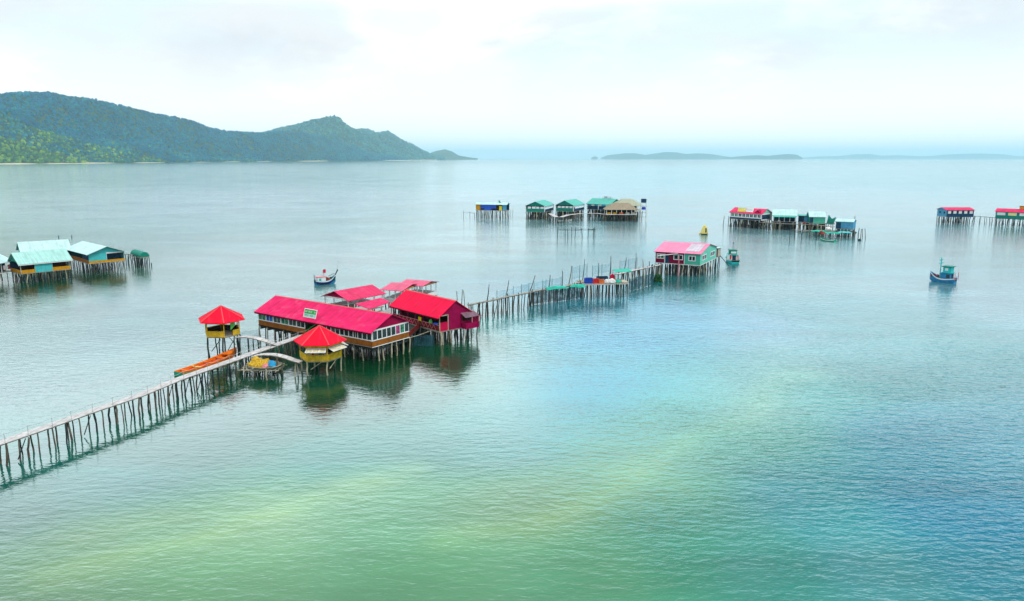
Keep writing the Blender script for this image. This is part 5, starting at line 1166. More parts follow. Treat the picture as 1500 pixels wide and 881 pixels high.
# ================================================================== green-roofed restaurant far out
def box_walls(q, m, z1=None, sides='FBLR'):
    z1 = z1 or q.ze
    for sd in sides: q.wall(sd, M[m], 0.1 if sd in 'LR' else 0, (q.W if sd in 'LR' else q.L) - (0.1 if sd in 'LR' else 0), q.zf, z1 - 0.03)
GF = 'stilt houses of the green-roofed restaurant'
def green_house(label, pL, pR, back, rpy):
    q = House('stilt_house', label, 'house', pL, pR, 6.6, 3.8, 6.8, back=back, ridge=('L', rpy), ov=0.4, og=0.4, eave=True, group=GF)
    q.roof(M['tin_teal'], None); q.gable(M['green_gable'], 'LR'); q.floor(M['plank'])
    q.wall('F', M['navy'], 0, q.L, 3.8, 5.0); q.wall('L', M['green_gable'], 0.1, q.W - 0.1, 3.8, 5.3); q.wall('B', M['navy'], 0, q.L, 3.8, 6.7)
    for k in range(4): q.wall('L', M['white'], 0.6 + k * (q.W - 1.2) / 4, 0.6 + k * (q.W - 1.2) / 4 + q.W * 0.17, 5.35, 6.3, 0.05, 0.0, 'blind')
    for k in range(5): q.wall('F', M['white'], 0.5 + k * (q.L - 1) / 5, 0.5 + k * (q.L - 1) / 5 + q.L * 0.15, 5.7, 6.4, 0.05, 0.0, 'blind')
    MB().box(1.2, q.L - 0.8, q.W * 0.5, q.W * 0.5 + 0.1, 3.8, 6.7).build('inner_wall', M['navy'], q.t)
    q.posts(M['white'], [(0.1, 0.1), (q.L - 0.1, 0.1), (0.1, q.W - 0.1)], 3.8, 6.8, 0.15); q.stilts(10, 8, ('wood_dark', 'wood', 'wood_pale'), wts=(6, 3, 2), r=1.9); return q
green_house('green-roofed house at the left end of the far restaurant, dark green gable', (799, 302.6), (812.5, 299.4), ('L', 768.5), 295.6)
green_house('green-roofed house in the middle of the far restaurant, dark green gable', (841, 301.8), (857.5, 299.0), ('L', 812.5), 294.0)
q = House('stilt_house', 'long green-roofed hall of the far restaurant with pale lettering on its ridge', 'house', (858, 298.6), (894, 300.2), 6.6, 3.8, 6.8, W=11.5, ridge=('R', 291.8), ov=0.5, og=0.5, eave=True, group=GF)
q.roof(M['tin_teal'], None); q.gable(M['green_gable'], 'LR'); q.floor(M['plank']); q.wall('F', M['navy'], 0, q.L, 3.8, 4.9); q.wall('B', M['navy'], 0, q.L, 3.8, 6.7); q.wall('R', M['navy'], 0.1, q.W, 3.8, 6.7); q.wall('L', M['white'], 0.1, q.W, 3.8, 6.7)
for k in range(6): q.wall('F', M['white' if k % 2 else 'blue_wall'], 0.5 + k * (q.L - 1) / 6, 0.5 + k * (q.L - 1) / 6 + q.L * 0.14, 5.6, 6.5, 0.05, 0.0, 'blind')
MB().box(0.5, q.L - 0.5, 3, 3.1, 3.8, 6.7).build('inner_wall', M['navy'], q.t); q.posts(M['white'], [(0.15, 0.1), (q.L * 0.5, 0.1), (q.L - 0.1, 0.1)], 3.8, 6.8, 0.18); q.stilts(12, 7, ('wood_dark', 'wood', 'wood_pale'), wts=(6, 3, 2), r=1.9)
FG = q
lt = thing('roof_letters', 'row of pale and dark letters standing on the ridge of the far green hall', 'sign', q.w(q.L * 0.42, q.W / 2, q.zr + 0.02), q.t.rotation_euler.z)
MB().box(-0.2, 6.6, -0.05, 0.05, 0.0, 0.12).build('rail', M['steel'], lt)
xx = 0.0; rr = random.Random(2)
for k in range(9):
    b = MB(); wd = 0.42; zt = 1.15
    if k == 1: xx += 0.5; continue
    b.box(xx, xx + 0.12, -0.04, 0.04, 0.13, zt)
    if k % 2: b.box(xx + wd - 0.12, xx + wd, -0.04, 0.04, 0.13, zt)
    b.box(xx + 0.121, xx + wd - 0.121, -0.04, 0.04, rr.choice([0.13, 0.55, 1.0]), rr.choice([1.03, 1.15]) if k % 3 else 0.7); b.build('letter', M['black' if k in (2, 3, 4) else 'steel'], lt); xx += wd + 0.22
def hip_thatch(label, pL, pR, W, m, zf, ze, zr, group=None):
    q = House('thatched_pavilion', label, 'pavilion', pL, pR, ze - 0.2, zf, ze, W=W, zr=zr, ov=0.6, og=0.6, eave=True, group=group)
    L = q.L; A = [(-0.6, -0.6), (L + 0.6, -0.6), (L + 0.6, W + 0.6), (-0.6, W + 0.6)]; zo = ze - 0.35; i = W * 0.42
    r0, r1 = (i, W / 2, zr), (L - i, W / 2, zr); b = MB(); n0 = len(b.v)
    b.v += [(x, y, zo) for x, y in A] + [r0, r1] + [(x * 0.98 + L * 0.01, y * 0.98 + W * 0.01, zo - 0.12) for x, y in A]
    b.f += [(0, 1, 5, 4), (1, 2, 5), (2, 3, 4, 5), (3, 0, 4), (0, 6, 7, 1), (1, 7, 8, 2), (2, 8, 9, 3), (3, 9, 6, 0), (6, 9, 8, 7)]
    b.build('roof', M[m], q.t); q.floor(M['plank']); q.posts(M['white'], [(0.2 + k * (L - 0.4) / 6, y) for k in range(7) for y in (0.15, W - 0.15)], zf, ze - 0.3, 0.13)
    MB().box(0.5, L - 0.5, W * 0.55, W * 0.55 + 0.1, zf, ze - 0.4).build('inner_wall', M['dark'], q.t); q.wall('F', M['white'], 0, L, zf - 0.2, zf + 0.02, 0.12, 0.1, 'floor_beam')
    for k in range(5): MB().box(L * (k + 0.15) / 5, L * (k + 0.75) / 5, 0.02, 0.12, zf + 0.05, zf + 0.95).build('railing', M['ochre' if k in (0, 1) else ('orange_plastic' if k == 2 else 'wicker')], q.t)
    q.stilts(12, 7, ('wood_dark', 'wood', 'wood_pale'), wts=(6, 3, 2), r=1.9); return q
hip_thatch('brown thatched pavilion with orange rails at the front of the far restaurant', (886.5, 307.2), (935.5, 307.2), 8.5, 'thatch', 3.3, 5.9, 8.6)
hip_thatch('moss-grey thatched pavilion behind the brown one at the far restaurant', (905, 302.0), (943, 301.2), 9.0, 'thatch_green', 3.6, 6.6, 9.6)
footbridge('gangway', 'white plank gangway along the front of the far green-roofed restaurant', [G(806, 313, 3.2), G(815, 318, 3.0), G(822, 318.2, 3.0), G(832, 315, 3.2), G(850, 313, 3.3), G(875, 312.8, 3.3), G(890, 314.5, 3.2)], 2.2, 3.2, M['wood_dark'], M['deck'], ['wood_dark', 'wood'], cat='gangway', pr=1.4, rs_=random.Random(41))
# water tower
g = G(942, 325.5); t = thing('water_tower', 'small tower with dark blue tanks at the right end of the far restaurant', 'tower', g)
MB().tube([(0, 0, 9.2), (0, 0, 11.0)], 1.3, 1.3, 14).build('tank', M['navy'], t); MB().tube([(0.0, -0.4, 6.0), (0, -0.4, 7.2)], 1.2, 0.8, 14).build('tank', M['blue_plastic'], t)
for z in (5.8, 9.0): MB().box(-1.5, 1.5, -1.5, 1.5, z, z + 0.15).build('platform', M['white'], t)
for x in (-1.4, 1.4):
    for y in (-1.4, 1.4): MB().tube([(x, y, -1), (x * 0.95, y * 0.95, 9.1)], 0.16, 0.14, 6).build('leg', M['boat_white'], t)
for z in (2.5, 4.5, 7.6): MB().beam((-1.4, -1.4, z), (1.4, -1.4, z), 0.12, 0.12).build('crossbar', M['wood'], t)
# small blue house to its left
q = House('stilt_house', 'small pale-roofed hut on stilts hung with blue tarpaulins, left of the far restaurant', 'hut', (697, 308.0), (742, 308.8), 4.0, 4.0, 7.0, W=5.5, zr=7.9, ov=0.3, og=0.3)
L, W = q.L, q.W; q.roof(M['tin_pale'], None); q.floor(M['plank']); q.gable(M['turq'], 'LR'); q.wall('B', M['navy'], 0, L, 4, 6.9)
q.wall('F', M['ochre'], 0, L * 0.15, 4.2, 6.9); q.wall('F', M['tarp_blue'], L * 0.17, L * 0.66, 4.9, 6.9, 0.06, 0, 'tarpaulin'); q.wall('F', M['dark'], L * 0.67, L * 0.75, 4.0, 6.2); q.wall('F', M['yellow_plastic'], L * 0.76, L * 0.85, 4.0, 6.2); q.wall('F', M['blue_wall'], L * 0.87, L, 4.2, 6.9); q.wall('F', M['tarp_blue'], L * 0.28, L * 0.5, 4.1, 4.89, 0.06, 0, 'tarpaulin')
q.stilts(11, 4, ('wood_dark', 'wood'), wts=(3, 2), r=1.2)
MB().hexa([(L * 0.72, W * 0.4, 7.8), (L * 0.78, W * 0.4, 7.8), (L * 0.78, W * 0.5, 7.8), (L * 0.72, W * 0.5, 7.8)], [(L * 0.70, W * 0.4, 8.9), (L * 0.72, W * 0.4, 9.0), (L * 0.72, W * 0.5, 9.0), (L * 0.70, W * 0.5, 8.9)]).build('roof_vent', M['green_gable'], q.t)
def pole_frame(label, pxs, y0, ytop, rails, depth=2.0, group=None, kind='wood', r=1.0):
    g0 = G(pxs[0], y0); t = thing('stake_cluster', label, 'stakes', (g0.x, g0.y, 0), 0, group)
    P_ = []
    for k, px in enumerate(pxs):
        g = G(px, y0 - (k % 2) * depth); top = D(px, ytop + R.uniform(-1.2, 2.0), g.y).z
        stilt(t, g.x - g0.x, g.y - g0.y, top, kind, -1, r * R.uniform(0.8, 1.2), 0.05, 'post'); P_.append((g.x - g0.x, g.y - g0.y, top))
    for a, b in rails:
        zt = min(P_[a][2], P_[b][2]) - 0.4; MB().tube([(P_[a][0], P_[a][1], zt), (P_[b][0], P_[b][1], zt)], 0.08, 0.08, 6).build('rail', M[kind], t)
    return t
pole_frame('bare frame of thin poles standing in open water in front of the far restaurant', [817, 828, 832, 837, 842, 853.5, 861, 868.5, 872], 350, 334, [(0, 2), (4, 5), (2, 8), (6, 8)], 1.5, None, 'wood_dark', 1.0)
pole_frame('low bare pole frame left of the small blue hut', [679, 688, 695], 319, 310, [(0, 1), (1, 2)], 1.0)
pole_frame('two faint bare poles right of the small blue hut', [748, 751], 316, 308, [], 1.0)

# ================================================================== mid-right cluster
GM = 'stilt houses with the small pink roof at the mid right'
m1 = House('stilt_house', 'pink-roofed white house with a row of windows at the left of the mid-right group', 'house', (1067.5, 311.2), (1116, 314.3), 6.3, 3.6, 6.5, back=('R', 1133), ridge=('R', 306.6), ov=0.4, og=0.4, eave=True, group=GM)
L, W = m1.L, m1.W; m1.roof(M['roof_rose'], None); m1.gable(M['mint_wall'], 'R'); m1.gable(M['white'], 'L'); m1.floor(M['plank']); box_walls(m1, 'white', None, 'FLR'); box_walls(m1, 'mint_wall', None, 'B')
for k in range(8): m1.window('F', L * (0.04 + k * 0.12), L * (0.04 + k * 0.12 + 0.10), 4.6, 6.1, M['white'], M['pane' if k > 1 else 'pane_green'], 1, 0.12)
m1.wall('F', M['navy'], 0, L, 3.55, 4.3, 0.1, 0.02, 'base_board'); m1.wall('R', M['navy'], 0.3, W * 0.8, 4.0, 6.0, 0.06, 0.02, 'doorway')
m1.stilts(15, 6, ('wood_dark', 'wood', 'wood_pale'), wts=(6, 3, 2), r=1.8)
yy = W / 4; zq = m1.slope_z(yy)
dm = MB(); xd = m1.lx(1111, 1, 7.2); dm.prism([(xd - 1.7, 0.3, m1.slope_z(0.3) + 0.05), (xd + 1.7, 0.3, m1.slope_z(0.3) + 0.05), (xd, 0.3, m1.slope_z(0.3) + 1.3)], (0, 2.2, 0)); dm.build('dormer', M['gable_red'], m1.t)
sign('roof_sign', 'lime and yellow signboard on the left of the small pink roof', m1, m1.lx(1081, 1, 7), m1.lx(1092.5, 1, 7), 0.6, 0, 1.7, 0.5, [(0, 0.55, 'yellow_plastic', None), (0.55, 1, 'lime', 'letter')])
sign('roof_sign', 'white signboard with faint lettering in the middle of the small pink roof', m1, m1.lx(1093.2, 1, 7), m1.lx(1103.5, 1, 7), 0.6, 0, 2.0, 0.5, [(0, 1, 'boat_white', 'steel')])
m2 = House('stilt_house', 'white-roofed dark open house with teal eaves right of the small pink roof', 'house', (1131, 315.3), (1168, 316.2), 6.0, 3.3, 6.3, W=9, zr=8.3, ov=0.8, og=0.5, eave=True, group=GM)
L, W = m2.L, m2.W; m2.roof(M['tin_pale'], None, 0.12, M['tin_teal']); m2.gable(M['green_gable'], 'LR'); m2.floor(M['plank']); m2.wall('B', M['navy'], 0, L, 3.3, 6.2); m2.wall('R', M['navy'], 0.1, W, 3.3, 6.2); MB().box(0.2, L - 0.2, 1.5, 1.6, 3.3, 6.2).build('inner_wall', M['navy'], m2.t)
m2.posts(M['white'], [(0.2 + k * (L - 0.4) / 4, 0.1) for k in range(5)], 3.3, 6.2, 0.14); MB().hexa([(0, -2.2, 5.3), (L, -2.2, 5.3), (L, -0.85, 5.9), (0, -0.85, 5.9)], [(0, -2.2, 5.4), (L, -2.2, 5.4), (L, -0.85, 6.0), (0, -0.85, 6.0)]).build('awning', M['tin_teal'], m2.t); m2.stilts(12, 7, ('wood_dark', 'wood', 'wood_pale'), wts=(6, 3, 2), r=1.8)
m3 = House('stilt_house', 'low flat-roofed navy shed between two white-roofed houses at the mid right', 'shed', (1169, 325), (1184.5, 325.5), 3.2, 3.2, 5.9, W=5, zr=6.2, ov=0.6, og=0.4, group=GM)
m3.roof(M['tin_teal'], None); m3.floor(M['plank']); box_walls(m3, 'navy'); m3.wall('F', M['blue_wall'], m3.L * 0.55, m3.L, 3.3, 5.6, 0.06, 0.02, 'shutter'); m3.stilts(5, 4, ('wood_dark', 'wood_pale'), wts=(3, 2), r=1.4)
m4 = House('stilt_house', 'white-roofed house with a jade green wall in the mid-right group', 'house', (1185.5, 317.6), (1211, 318.0), 6.0, 3.2, 6.1, W=7.5, zr=8.0, ov=0.4, og=0.4, eave=True, group=GM)
L, W = m4.L, m4.W; m4.roof(M['tin_pale'], None); m4.gable(M['green_gable'], 'LR'); m4.floor(M['plank']); m4.wall('F', M['navy'], 0, L * 0.22, 3.2, 6.0); m4.wall('F', M['teal_wall'], L * 0.22 + 0.004, L, 3.2, 6.0); box_walls(m4, 'green_gable', 6.0, 'BLR'); m4.stilts(9, 6, ('wood_dark', 'wood', 'wood_pale'), wts=(6, 3, 3), r=1.7)
MB().prism([(L + 0.6, 0, 3.2), (L + 3.4, 0, 3.2), (L + 4.2, 0, 6.0), (L + 2.6, 0, 5.2), (L + 1.2, 0, 6.9)], (0, 0.12, 0)).build('lean_to_wall', M['green_gable'], m4.t); MB().box(L + 0.1, L + 4, 0.2, 4, 3.05, 3.2).build('lean_to_floor', M['plank'], m4.t)
for k in range(4): stilt(m4.t, L + 0.6 + k * 0.9, 0.4, 3.1, 'wood_dark', -1, 1.3)
m5 = House('stilt_house', 'white-roofed house with a blue plank wall at the right end of the mid-right group', 'house', (1224, 335.0), (1249, 336.2), 2.2, 2.2, 5.2, W=6.0, zr=6.0, ov=0.3, og=0.3, group=GM)
L, W = m5.L, m5.W; m5.roof(M['tin_pale'], None, 0.12, M['tin_teal']); m5.gable(M['blue_wall'], 'LR'); m5.floor(M['plank']); m5.wall('F', M['navy'], 0, L * 0.3, 2.2, 5.1); m5.wall('F', M['blue_wall'], L * 0.3 + 0.004, L, 2.2, 5.1); box_walls(m5, 'blue_wall', 5.1, 'BLR'); m5.stilts(7, 4, ('wood_dark', 'wood'), wts=(3, 2), r=1.3)
po = MB().tube([(0, 0, -1), (0.1, 0, 3.0), (-0.1, 0, 7.2)], 0.16, 0.12, 6).build('mooring_pole', M['wood_dark'], None, G(1250.5, 343)); tag(po, 'tall dark pole at the right end of the blue plank wall', 'pole')
footbridge('gangway', 'pale plank gangway along the front of the mid-right houses', [G(1112, 325.5, 2.9), G(1128, 326.6, 2.8), G(1150, 328, 2.7), G(1175, 328.6, 2.7), G(1200, 330, 2.6), G(1222, 332.5, 2.4)], 1.8, 2.4, M['wood_dark'], M['plank'], ['wood_dark', 'wood_pale', 'wood'], 1.0, cat='gangway', pr=1.5, rs_=random.Random(77))
for px, py, sz, m_, lb in ((1141, 326.5, .8, 'sack', 'white sacks on the pale gangway below the teal eaves'), (1152, 327, .7, 'navy', 'navy bundle on the pale gangway below the teal eaves'), (1178, 328.2, .8, 'rust', 'reddish bundle on the pale gangway below the navy shed'), (1193, 329, .9, 'tarp_sky', 'bright blue bundle on the pale gangway below the jade green wall')):
    blob('bundle', lb, 'bundle', G(px, py, 2.7), sz, sz * .7, sz, M[m_], px * .3, 0.4, 1.5)
# working deck in front, nets, poles
a = G(1164, 337.5, 2.0); b = G(1222, 339, 2.0); d = b - a
t = thing('platform', 'low plank platform with green nets in front of the mid-right houses', 'platform', (a.x, a.y, 0), math.atan2(d.y, d.x)); Lq = d.length
MB().box(0, Lq, 0, 1.2, 1.9, 2.05).build('deck', M['plank'], t); MB().box(Lq * 0.55, Lq * 1.55, -2.5, 5, 1.7, 1.85).build('deck', M['wood_dark'], t)
for k in range(12): stilt(t, Lq * k / 11, 0.3 + (k % 2) * 0.6, 2.0, R.choice(['wood_dark', 'wood_pale']), -1, 1.2)
for k in range(14): stilt(t, Lq * (0.56 + 0.97 * k / 13), -2.3 + (k % 3) * 2.2, 1.8 + (R.random() * 1.5 if k % 3 == 0 else 0), 'wood_dark', -1, 1.2)
tarp('sea-green net draped on the low platform below the jade green wall', 1199.5, 337.5, 2.6, 6.0, 3.0, M['tarp_green'], 5.0, 0.1)
tarp('dark sea-green net hanging right of the small moored boat', 1219, 340.0, 2.6, 5.0, 3.4, M['tarp_green'], 6.0, -0.1)
tarp('teal net draped below the blue plank wall', 1238, 339.5, 2.2, 5.0, 2.5, M['turq'], 7.0, 0.0)
for px, py, m_, lb in ((1204, 343.5, 'rust', 'dark reddish gear heap on the low platform left of the small moored boat'), (1213, 337.5, 'sack', 'whitish gear heap on the low platform between the green nets'), (1206, 329.5, 'sack', 'pale heap of sacks on the stilts below the jade green wall'), (1218, 329, 'pink', 'pinkish heap of gear below the green lean-to')):
    blob('gear_heap', lb, 'gear', G(px, py, 2.1), 1.1, 0.8, 1.0, M[m_], px * 0.1, 0.5, 1.8)
pole_frame('row of bare poles and a rail at the right end of the mid-right group', [1232, 1240, 1250, 1257, 1260, 1264, 1268], 351, 335, [(0, 2)], 3.0, None, 'wood', 1.3)
pole_frame('bare poles with a rail in the water left of the green nets', [1157, 1164, 1174, 1185, 1196], 352, 338, [(1, 3), (0, 2)], 3.0, None, 'wood_dark', 1.2)
pole_frame('two bare poles in the water left of the small pink roof', [1059, 1066.5], 331, 318, [], 1.0, None, 'wood', 1.3)

# ================================================================== houses at the right edge
GE = 'pink-roofed stilt houses at the right edge'
def right_house(label, pL, pR, back, W, rpy, wallm, endm, seed):
    q = House('stilt_house', label, 'house', pL, pR, 6.1, 3.0, 6.2, back=back, W=W, ridge=('L', rpy), ov=0.4, og=0.4, eave=True, group=GE)
    L, W = q.L, q.W; q.roof(M['roof_rose'], None); q.gable(M[endm], 'LR'); q.floor(M['plank']); n = max(5, int(L / 4))
    for a, b in ((3.0, 4.45), (5.75, 6.15)): q.wall('F', M[wallm], 0, L, a, b)
    for k in range(n + 1): q.wall('F', M[wallm], max(0, L * k / n - 0.55), min(L, L * k / n + 0.55), 4.453, 5.747)
    for k in range(n):
        q.window('F', L * k / n + 0.56, L * (k + 1) / n - 0.56, 4.46, 5.74, M['white'], M['boat_white' if (k + 2 * seed) % 3 or not seed else 'cream'], 0, 0.12)
    q.wall('B', M[wallm], 0, L, 3.0, 6.1); q.wall('L', M[endm], 0.1, W, 3.0, 6.15); q.wall('R', M[endm], 0.1, W, 3.0, 6.15)
    for yy in (W * 0.25, W * 0.7): q.window('L', yy - 0.9, yy + 0.9, 4.2, 5.5, M[endm], M['pane'], 0, 0.1)
    q.wall('F', M['navy'], 0, L, 2.85, 2.99, 0.1, 0.06, 'floor_beam'); q.stilts(11, 4, ('wood_dark', 'wood_dark', 'wood'), wts=(3, 2, 2), r=1.5, jit=0.2); return q
right_house('pink-roofed house with a sky blue gable end, left of the two at the right edge', (1386.8, 308.2), (1429, 308.2), ('L', 1371.5), None, 303.9, 'navy', 'blue_wall', 0)
r2 = right_house('pink-roofed dark green house cut off by the right edge', (1457, 309.8), (1545, 313.5), None, 7.5, 305.2, 'green_gable', 'blue_wall', 1)
footbridge('gangway', 'thin gangway on poles joining the two pink-roofed houses at the right edge', [G(1427, 316.5, 3.1), G(1442, 317.6, 3.1), G(1458, 318.8, 3.1)], 0.8, 2.6, M['wood_dark'], M['plank'], ['wood'], cat='gangway', pr=1.2)
bx_ = thing('roof_box', 'small orange box on the roof of the house cut off by the right edge', 'box', r2.w(r2.lx(1497.5, r2.W / 2, r2.zr), r2.W / 2, r2.zr + 0.02), r2.t.rotation_euler.z)
MB().box(-1.0, 1.0, -0.6, 0.6, -0.1, 1.2).build('body', M['ochre'], bx_); MB().box(-1.1, 1.1, -0.7, 0.7, 1.21, 1.4).build('lid', M['rust'], bx_)

# ================================================================== boats
def fishing_boat(label, pos, rz, Ln, B, hullm, strakem, cabinm, roofm, kind, group='fishing boats at anchor', scale=(1, 1, 1)):
    t = thing('fishing_boat', label, 'boat', pos, rz, group); t.scale = scale
    sec = hull_sections(Ln, B, 0.75, 1.0, 0.25, 18, 1.8, 0.78, 0.35)
    hull_mesh(sec, 0.35, 0.12, 0.35).build('hull', M[hullm], t, smooth=False)
    band(sec, 0.05, 0.16, 0.03).build('strake', M[strakem], t)
    dk = MB()
    for (xa, wa, sa_, _), (xb, wb, sb, _) in zip(sec[:-1], sec[1:]): dk.hexa([(xa, -wa * 0.9, sa_ - 0.28), (xb, -wb * 0.9, sb - 0.28), (xb, wb * 0.9, sb - 0.28), (xa, wa * 0.9, sa_ - 0.28)], [(xa, -wa * 0.9, sa_ - 0.22), (xb, -wb * 0.9, sb - 0.22), (xb, wb * 0.9, sb - 0.22), (xa, wa * 0.9, sa_ - 0.22)])
    dk.build('deck', M['pink' if kind == 'trawler' else 'plank'], t)
    return t, sec
# turquoise boat at the right
c0 = G(1380, 413.5); t, sec = fishing_boat('blue fishing boat with a turquoise two-level cabin and mast at the right', c0, math.radians(180 - 50), 7.2, 2.7, 'boat_blue', 'boat_white', 'boat_teal', 'boat_teal', 'trawler', scale=(0.82, 0.95, 1.42))
MB().box(-2.6, 0.2, -1.0, 1.0, 0.6, 1.7).build('lower_cabin', M['boat_blue'], t)
for y in (-1.006, 0.986): MB().box(-2.3, -1.3, y, y + 0.02, 0.9, 1.5).build('window', M['pane'], t)
MB().box(-2.63, -2.604, -0.5, 0.5, 0.62, 1.55).build('doorway', M['dark'], t)
up = MB().box(-2.9, 0.0, -1.15, 1.15, 1.75, 1.85).build('cabin_deck', M['boat_teal'], t)
MB().box(-2.5, -0.3, -0.95, 0.95, 1.85, 2.75).build('upper_cabin', M['boat_teal'], t)
for y in (-0.96, 0.945): MB().box(-1.7, -0.9, y - 0.003, y + 0.018, 2.15, 2.6).build('window', M['boat_white'], t)
MB().box(-2.8, 0.1, -1.2, 1.2, 2.76, 2.88).build('cabin_roof', M['green_gable'], t)
ms = MB(); ms.tube([(0.8, 0, 0.6), (0.8, 0, 4.3)], 0.16, 0.13, 8); ms.beam((0.8, -1.0, 3.8), (0.8, 1.0, 3.8), 0.16, 0.14); ms.beam((0.8, -1.15, 3.3), (0.8, 1.15, 3.3), 0.16, 0.14); ms.build('mast', M['boat_teal'], t)
for y in (-1.1, 1.1): MB().box(-3.9, -3.75, y - 0.06, y + 0.06, 0.6, 1.9).build('post', M['pink'], t)
MB().tube([(-2.0, 0.5, 2.9), (-2.6, 0.9, 4.6)], 0.03, 0.02, 5).build('antenna', M['steel'], t); MB().tube([(-1.2, -0.5, 2.9), (-0.8, -0.9, 4.4)], 0.03, 0.02, 5).build('antenna', M['steel'], t)
for x, y, s_, lb in ((2.6, 0.1, 0.55, 'rust-red gear heap on the bow of the turquoise fishing boat'), (1.5, -0.4, 0.45, 'rust-red gear heap before the mast of the turquoise fishing boat')):
    v = t.matrix_basis @ Vector((x, y, 0.75)); blob('gear_heap', lb, 'gear', v, s_, s_ * 0.8, s_ * 1.2, M['rust'], x, 0.4, 1.5)
# open boat behind the long restaurant
c0 = G(477, 416.5); t, sec = fishing_boat('blue and white fishing boat with a red flag behind the long restaurant', c0, math.radians(38), 6.2, 2.0, 'boat_blue', 'boat_white', 'boat_white', 'boat_white', 'open', scale=(0.85, 0.95, 1.25))
MB().box(-2.6, -0.2, -0.75, 0.75, 0.5, 1.5).build('cabin', M['boat_white'], t)
band(sec, 0.30, 0.38, 0.025).build('hull_band', M['boat_navy'], t)
for y in (-0.757, 0.737): MB().box(-2.3, -1.6, y, y + 0.02, 0.65, 1.3).build('doorway', M['boat_teal'], t)
MB().box(-2.8, 0.0, -0.85, 0.85, 1.51, 1.62).build('cabin_roof', M['pink'], t)
fg = MB().tube([(-0.6, 0, 1.6), (-0.6, 0, 3.0)], 0.04, 0.03, 6).build('flagpole', M['wood_dark'], t)
fb = MB()
for k in range(5): x0 = -0.6 + 0.16 * k; fb.hexa([(x0, 0.05 * math.sin(k), 2.2), (x0 + 0.16, 0.05 * math.sin(k + 1), 2.2), (x0 + 0.16, 0.05 * math.sin(k + 1) + 0.02, 2.2), (x0, 0.05 * math.sin(k) + 0.02, 2.2)], [(x0, 0.05 * math.sin(k), 2.9), (x0 + 0.16, 0.05 * math.sin(k + 1), 2.9), (x0 + 0.16, 0.05 * math.sin(k + 1) + 0.02, 2.9), (x0, 0.05 * math.sin(k) + 0.02, 2.9)])
fb.build('flag', M['flag'], fg)
MB().tube([(-3.2, 0, 0.7), (-3.35, 0, 2.1)], 0.09, 0.07, 6).build('stern_post', M['wood_dark'], t); MB().tube([(2.6, 0, 1.2), (3.9, 0, 2.6)], 0.10, 0.16, 7).build('bow_post', M['wood_dark'], t); MB().beam((0.6, -0.7, 1.6), (2.6, -0.4, 2.0), 0.08, 0.08).build('boom', M['wood_dark'], t)
MB().tube([(3.3, 0.1, 1.6), (4.4, 0.15, 4.4)], 0.03, 0.025, 5).build('antenna', M['wood_dark'], t)
for x, y, m_, lb in ((0.8, 0.1, 'rust', 'brown gear heap amidships on the blue and white fishing boat'), (2.0, 0.0, 'dark_green', 'dark green net heap on the bow of the blue and white fishing boat')):
    v = t.matrix_basis @ Vector((x, y, 0.6)); blob('gear_heap', lb, 'gear', v, 0.7, 0.5, 0.75, M[m_], x + 3, 0.4, 1.5)
# boat seen from the stern
c0 = G(1076, 385.5); t, sec = fishing_boat('teal fishing boat seen from its stern beside the pink-roofed house', (c0.x, c0.y + 3.0, 0), math.radians(88), 8.5, 3.3, 'boat_teal', 'boat_white', 'boat_white', 'boat_white', 'stern', scale=(1, 1, 1.18))
MB().box(-2.4, 0.8, -1.15, 1.15, 0.6, 1.9).build('cabin', M['boat_white'], t); MB().box(-2.43, -2.404, -0.55, 0.5, 0.62, 1.8).build('doorway', M['navy'], t); MB().box(-2.6, 1.0, -1.3, 1.3, 1.91, 2.0).build('cabin_roof', M['boat_teal'], t)
MB().box(-1.8, 0.4, -0.95, 0.95, 2.0, 2.95).build('wheelhouse', M['green_gable'], t); MB().box(-1.83, -1.804, -0.75, 0.75, 2.25, 2.75).build('window', M['boat_white'], t); MB().box(-2.0, 0.6, -1.15, 1.15, 2.96, 3.06).build('wheelhouse_roof', M['green_gable'], t)
MB().box(-3.4, -2.6, 1.0, 1.25, 0.8, 2.0).build('side_locker', M['red_plastic'], t); MB().box(-3.2, -2.7, -1.2, -0.95, 0.8, 1.9).build('side_locker', M['pink'], t)
MB().tube([(-0.8, 0, 3.0), (-0.8, 0, 5.0)], 0.05, 0.04, 6).build('mast', M['wood_dark'], t); MB().box(-0.95, -0.65, -0.12, 0.12, 4.6, 4.9).build('mast_lamp', M['black'], t); MB().beam((-0.9, -2.2, 2.5), (-0.9, -1.16, 2.6), 0.05, 0.05).build('outrigger', M['steel'], t)
# yellow boat
c0 = G(1033.5, 344.2); t = thing('ferry_boat', 'small yellow boat with a rounded cabin floating beyond the pink-roofed house', 'boat', (c0.x, c0.y + 2, 0), math.radians(75))
sec = hull_sections(4.6, 2.9, 0.55, 0.5, 0.1, 12, 2.0, 0.95, 0.2); hull_mesh(sec, 0.3, 0.1, 0.3).build('hull', M['dark_green'], t); band(sec, -0.1, 0.45, 0.06).build('strake', M['yellow_plastic'], t)
bb = MB(); prof = [(-1.3, 0.4), (1.3, 0.4), (1.25, 1.6), (1.0, 2.6), (0.6, 3.2), (-0.6, 3.2), (-1.0, 2.6), (-1.25, 1.6)]; bb.prism([(-1.9, y, z) for y, z in prof], (2.6, 0, 0)); bb.build('cabin', M['cream'], t)
MB().box(-1.94, -1.904, -0.85, -0.35, 0.9, 2.6).build('doorway', M['black'], t); MB().hexa([(0.704, -1.1, 0.5), (1.9, -0.6, 0.5), (1.9, 0.6, 0.5), (0.704, 1.1, 0.5)], [(0.704, -0.8, 2.7), (1.0, -0.5, 1.9), (1.0, 0.5, 1.9), (0.704, 0.8, 2.7)]).build('prow_cover', M['yellow_plastic'], t); MB().box(-1.5, 0.4, -0.5, 0.5, 3.204, 3.6).build('cabin_roof', M['yellow_plastic'], t)
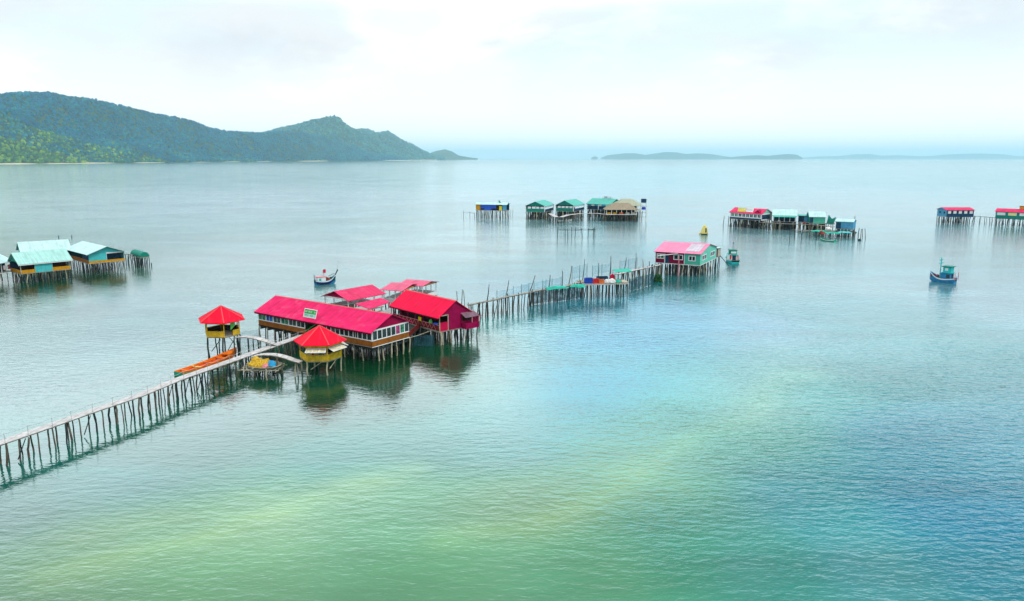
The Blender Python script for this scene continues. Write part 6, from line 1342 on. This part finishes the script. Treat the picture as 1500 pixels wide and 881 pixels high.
MB().tube([(-1.6, 1.7, 0.35), (1.0, 1.7, 0.35)], 0.3, 0.3, 9).build('side_float', M['yellow_plastic'], t)
# small boats
def skiff(label, pos, rz, Ln, B, m, m2, group=None):
    t = thing('skiff', label, 'boat', pos, rz, group); sec = hull_sections(Ln, B, 0.5, 0.5, 0.1, 12, 1.9, 0.7, 0.3)
    hull_mesh(sec, 0.2, 0.1, 0.2).build('hull', M[m], t); band(sec, 0.02, 0.14, 0.03).build('strake', M[m2], t)
    for u in (3, 6, 9): x, wd, sh, _ = sec[u]; MB().box(x - 0.12, x + 0.12, -wd * 0.95, wd * 0.95, sh - 0.15, sh - 0.08).build('thwart', M['plank'], t)
skiff('small green boat with a white deck moored in front of the mid-right platform', G(1212.5, 353.5), math.radians(118), 6.5, 2.2, 'boat_green', 'boat_white')
skiff('long white skiff moored under the small pink roof', G(1119, 327.5, 0.9), math.radians(15), 7.5, 1.8, 'boat_white', 'boat_white')
skiff('white skiff lying below the gangway of the far restaurant', G(828, 324.5), math.radians(25), 7.0, 1.8, 'boat_white', 'steel')
for px, py, lb in ((1259, 353.5, 'dark round float beside the poles at the right end of the mid-right group'),):
    blob('float', lb, 'float', G(px, py, -0.2), 0.6, 0.6, 0.7, M['black'], 1.0, 0.05)
# along the distant shore
for px, py, s_, m_, lb in ((96, 239.0, 26, 'boat_white', 'tiny white house on the far beach at the left'), (110, 238.8, 16, 'boat_white', 'tiny low white house right beside the larger one on the far beach'), (465, 235.6, 40, 'boat_white', 'tiny white building on the far shore below the pointed peak')):
    g = G(px, py + 0.6); t = thing('shore_house', lb, 'house', (g.x, g.y, 0.5), 0.2)
    MB().box(-s_/2, s_/2, -5, 5, 0, 6).build('wall', M[m_], t); MB().prism([(-s_/2 - 1, -6, 6.02), (-s_/2 - 1, 6, 6.02), (-s_/2 - 1, 0, 9.5)], (s_ + 2, 0, 0)).build('roof', M['tin_pale'], t)
g = G(245, 239.2); t = thing('fishing_boat', 'tiny dark boat lying off the far beach', 'boat', g, 0.1); sec = hull_sections(38, 8, 2.4, 2.0, 0.5, 10, 1.8, 0.8, 0.4); hull_mesh(sec, 1.0, 0.4, 1.0).build('hull', M['boat_navy'], t); MB().box(-10, 4, -3, 3, 1.5, 5).build('cabin', M['wood_dark'], t)
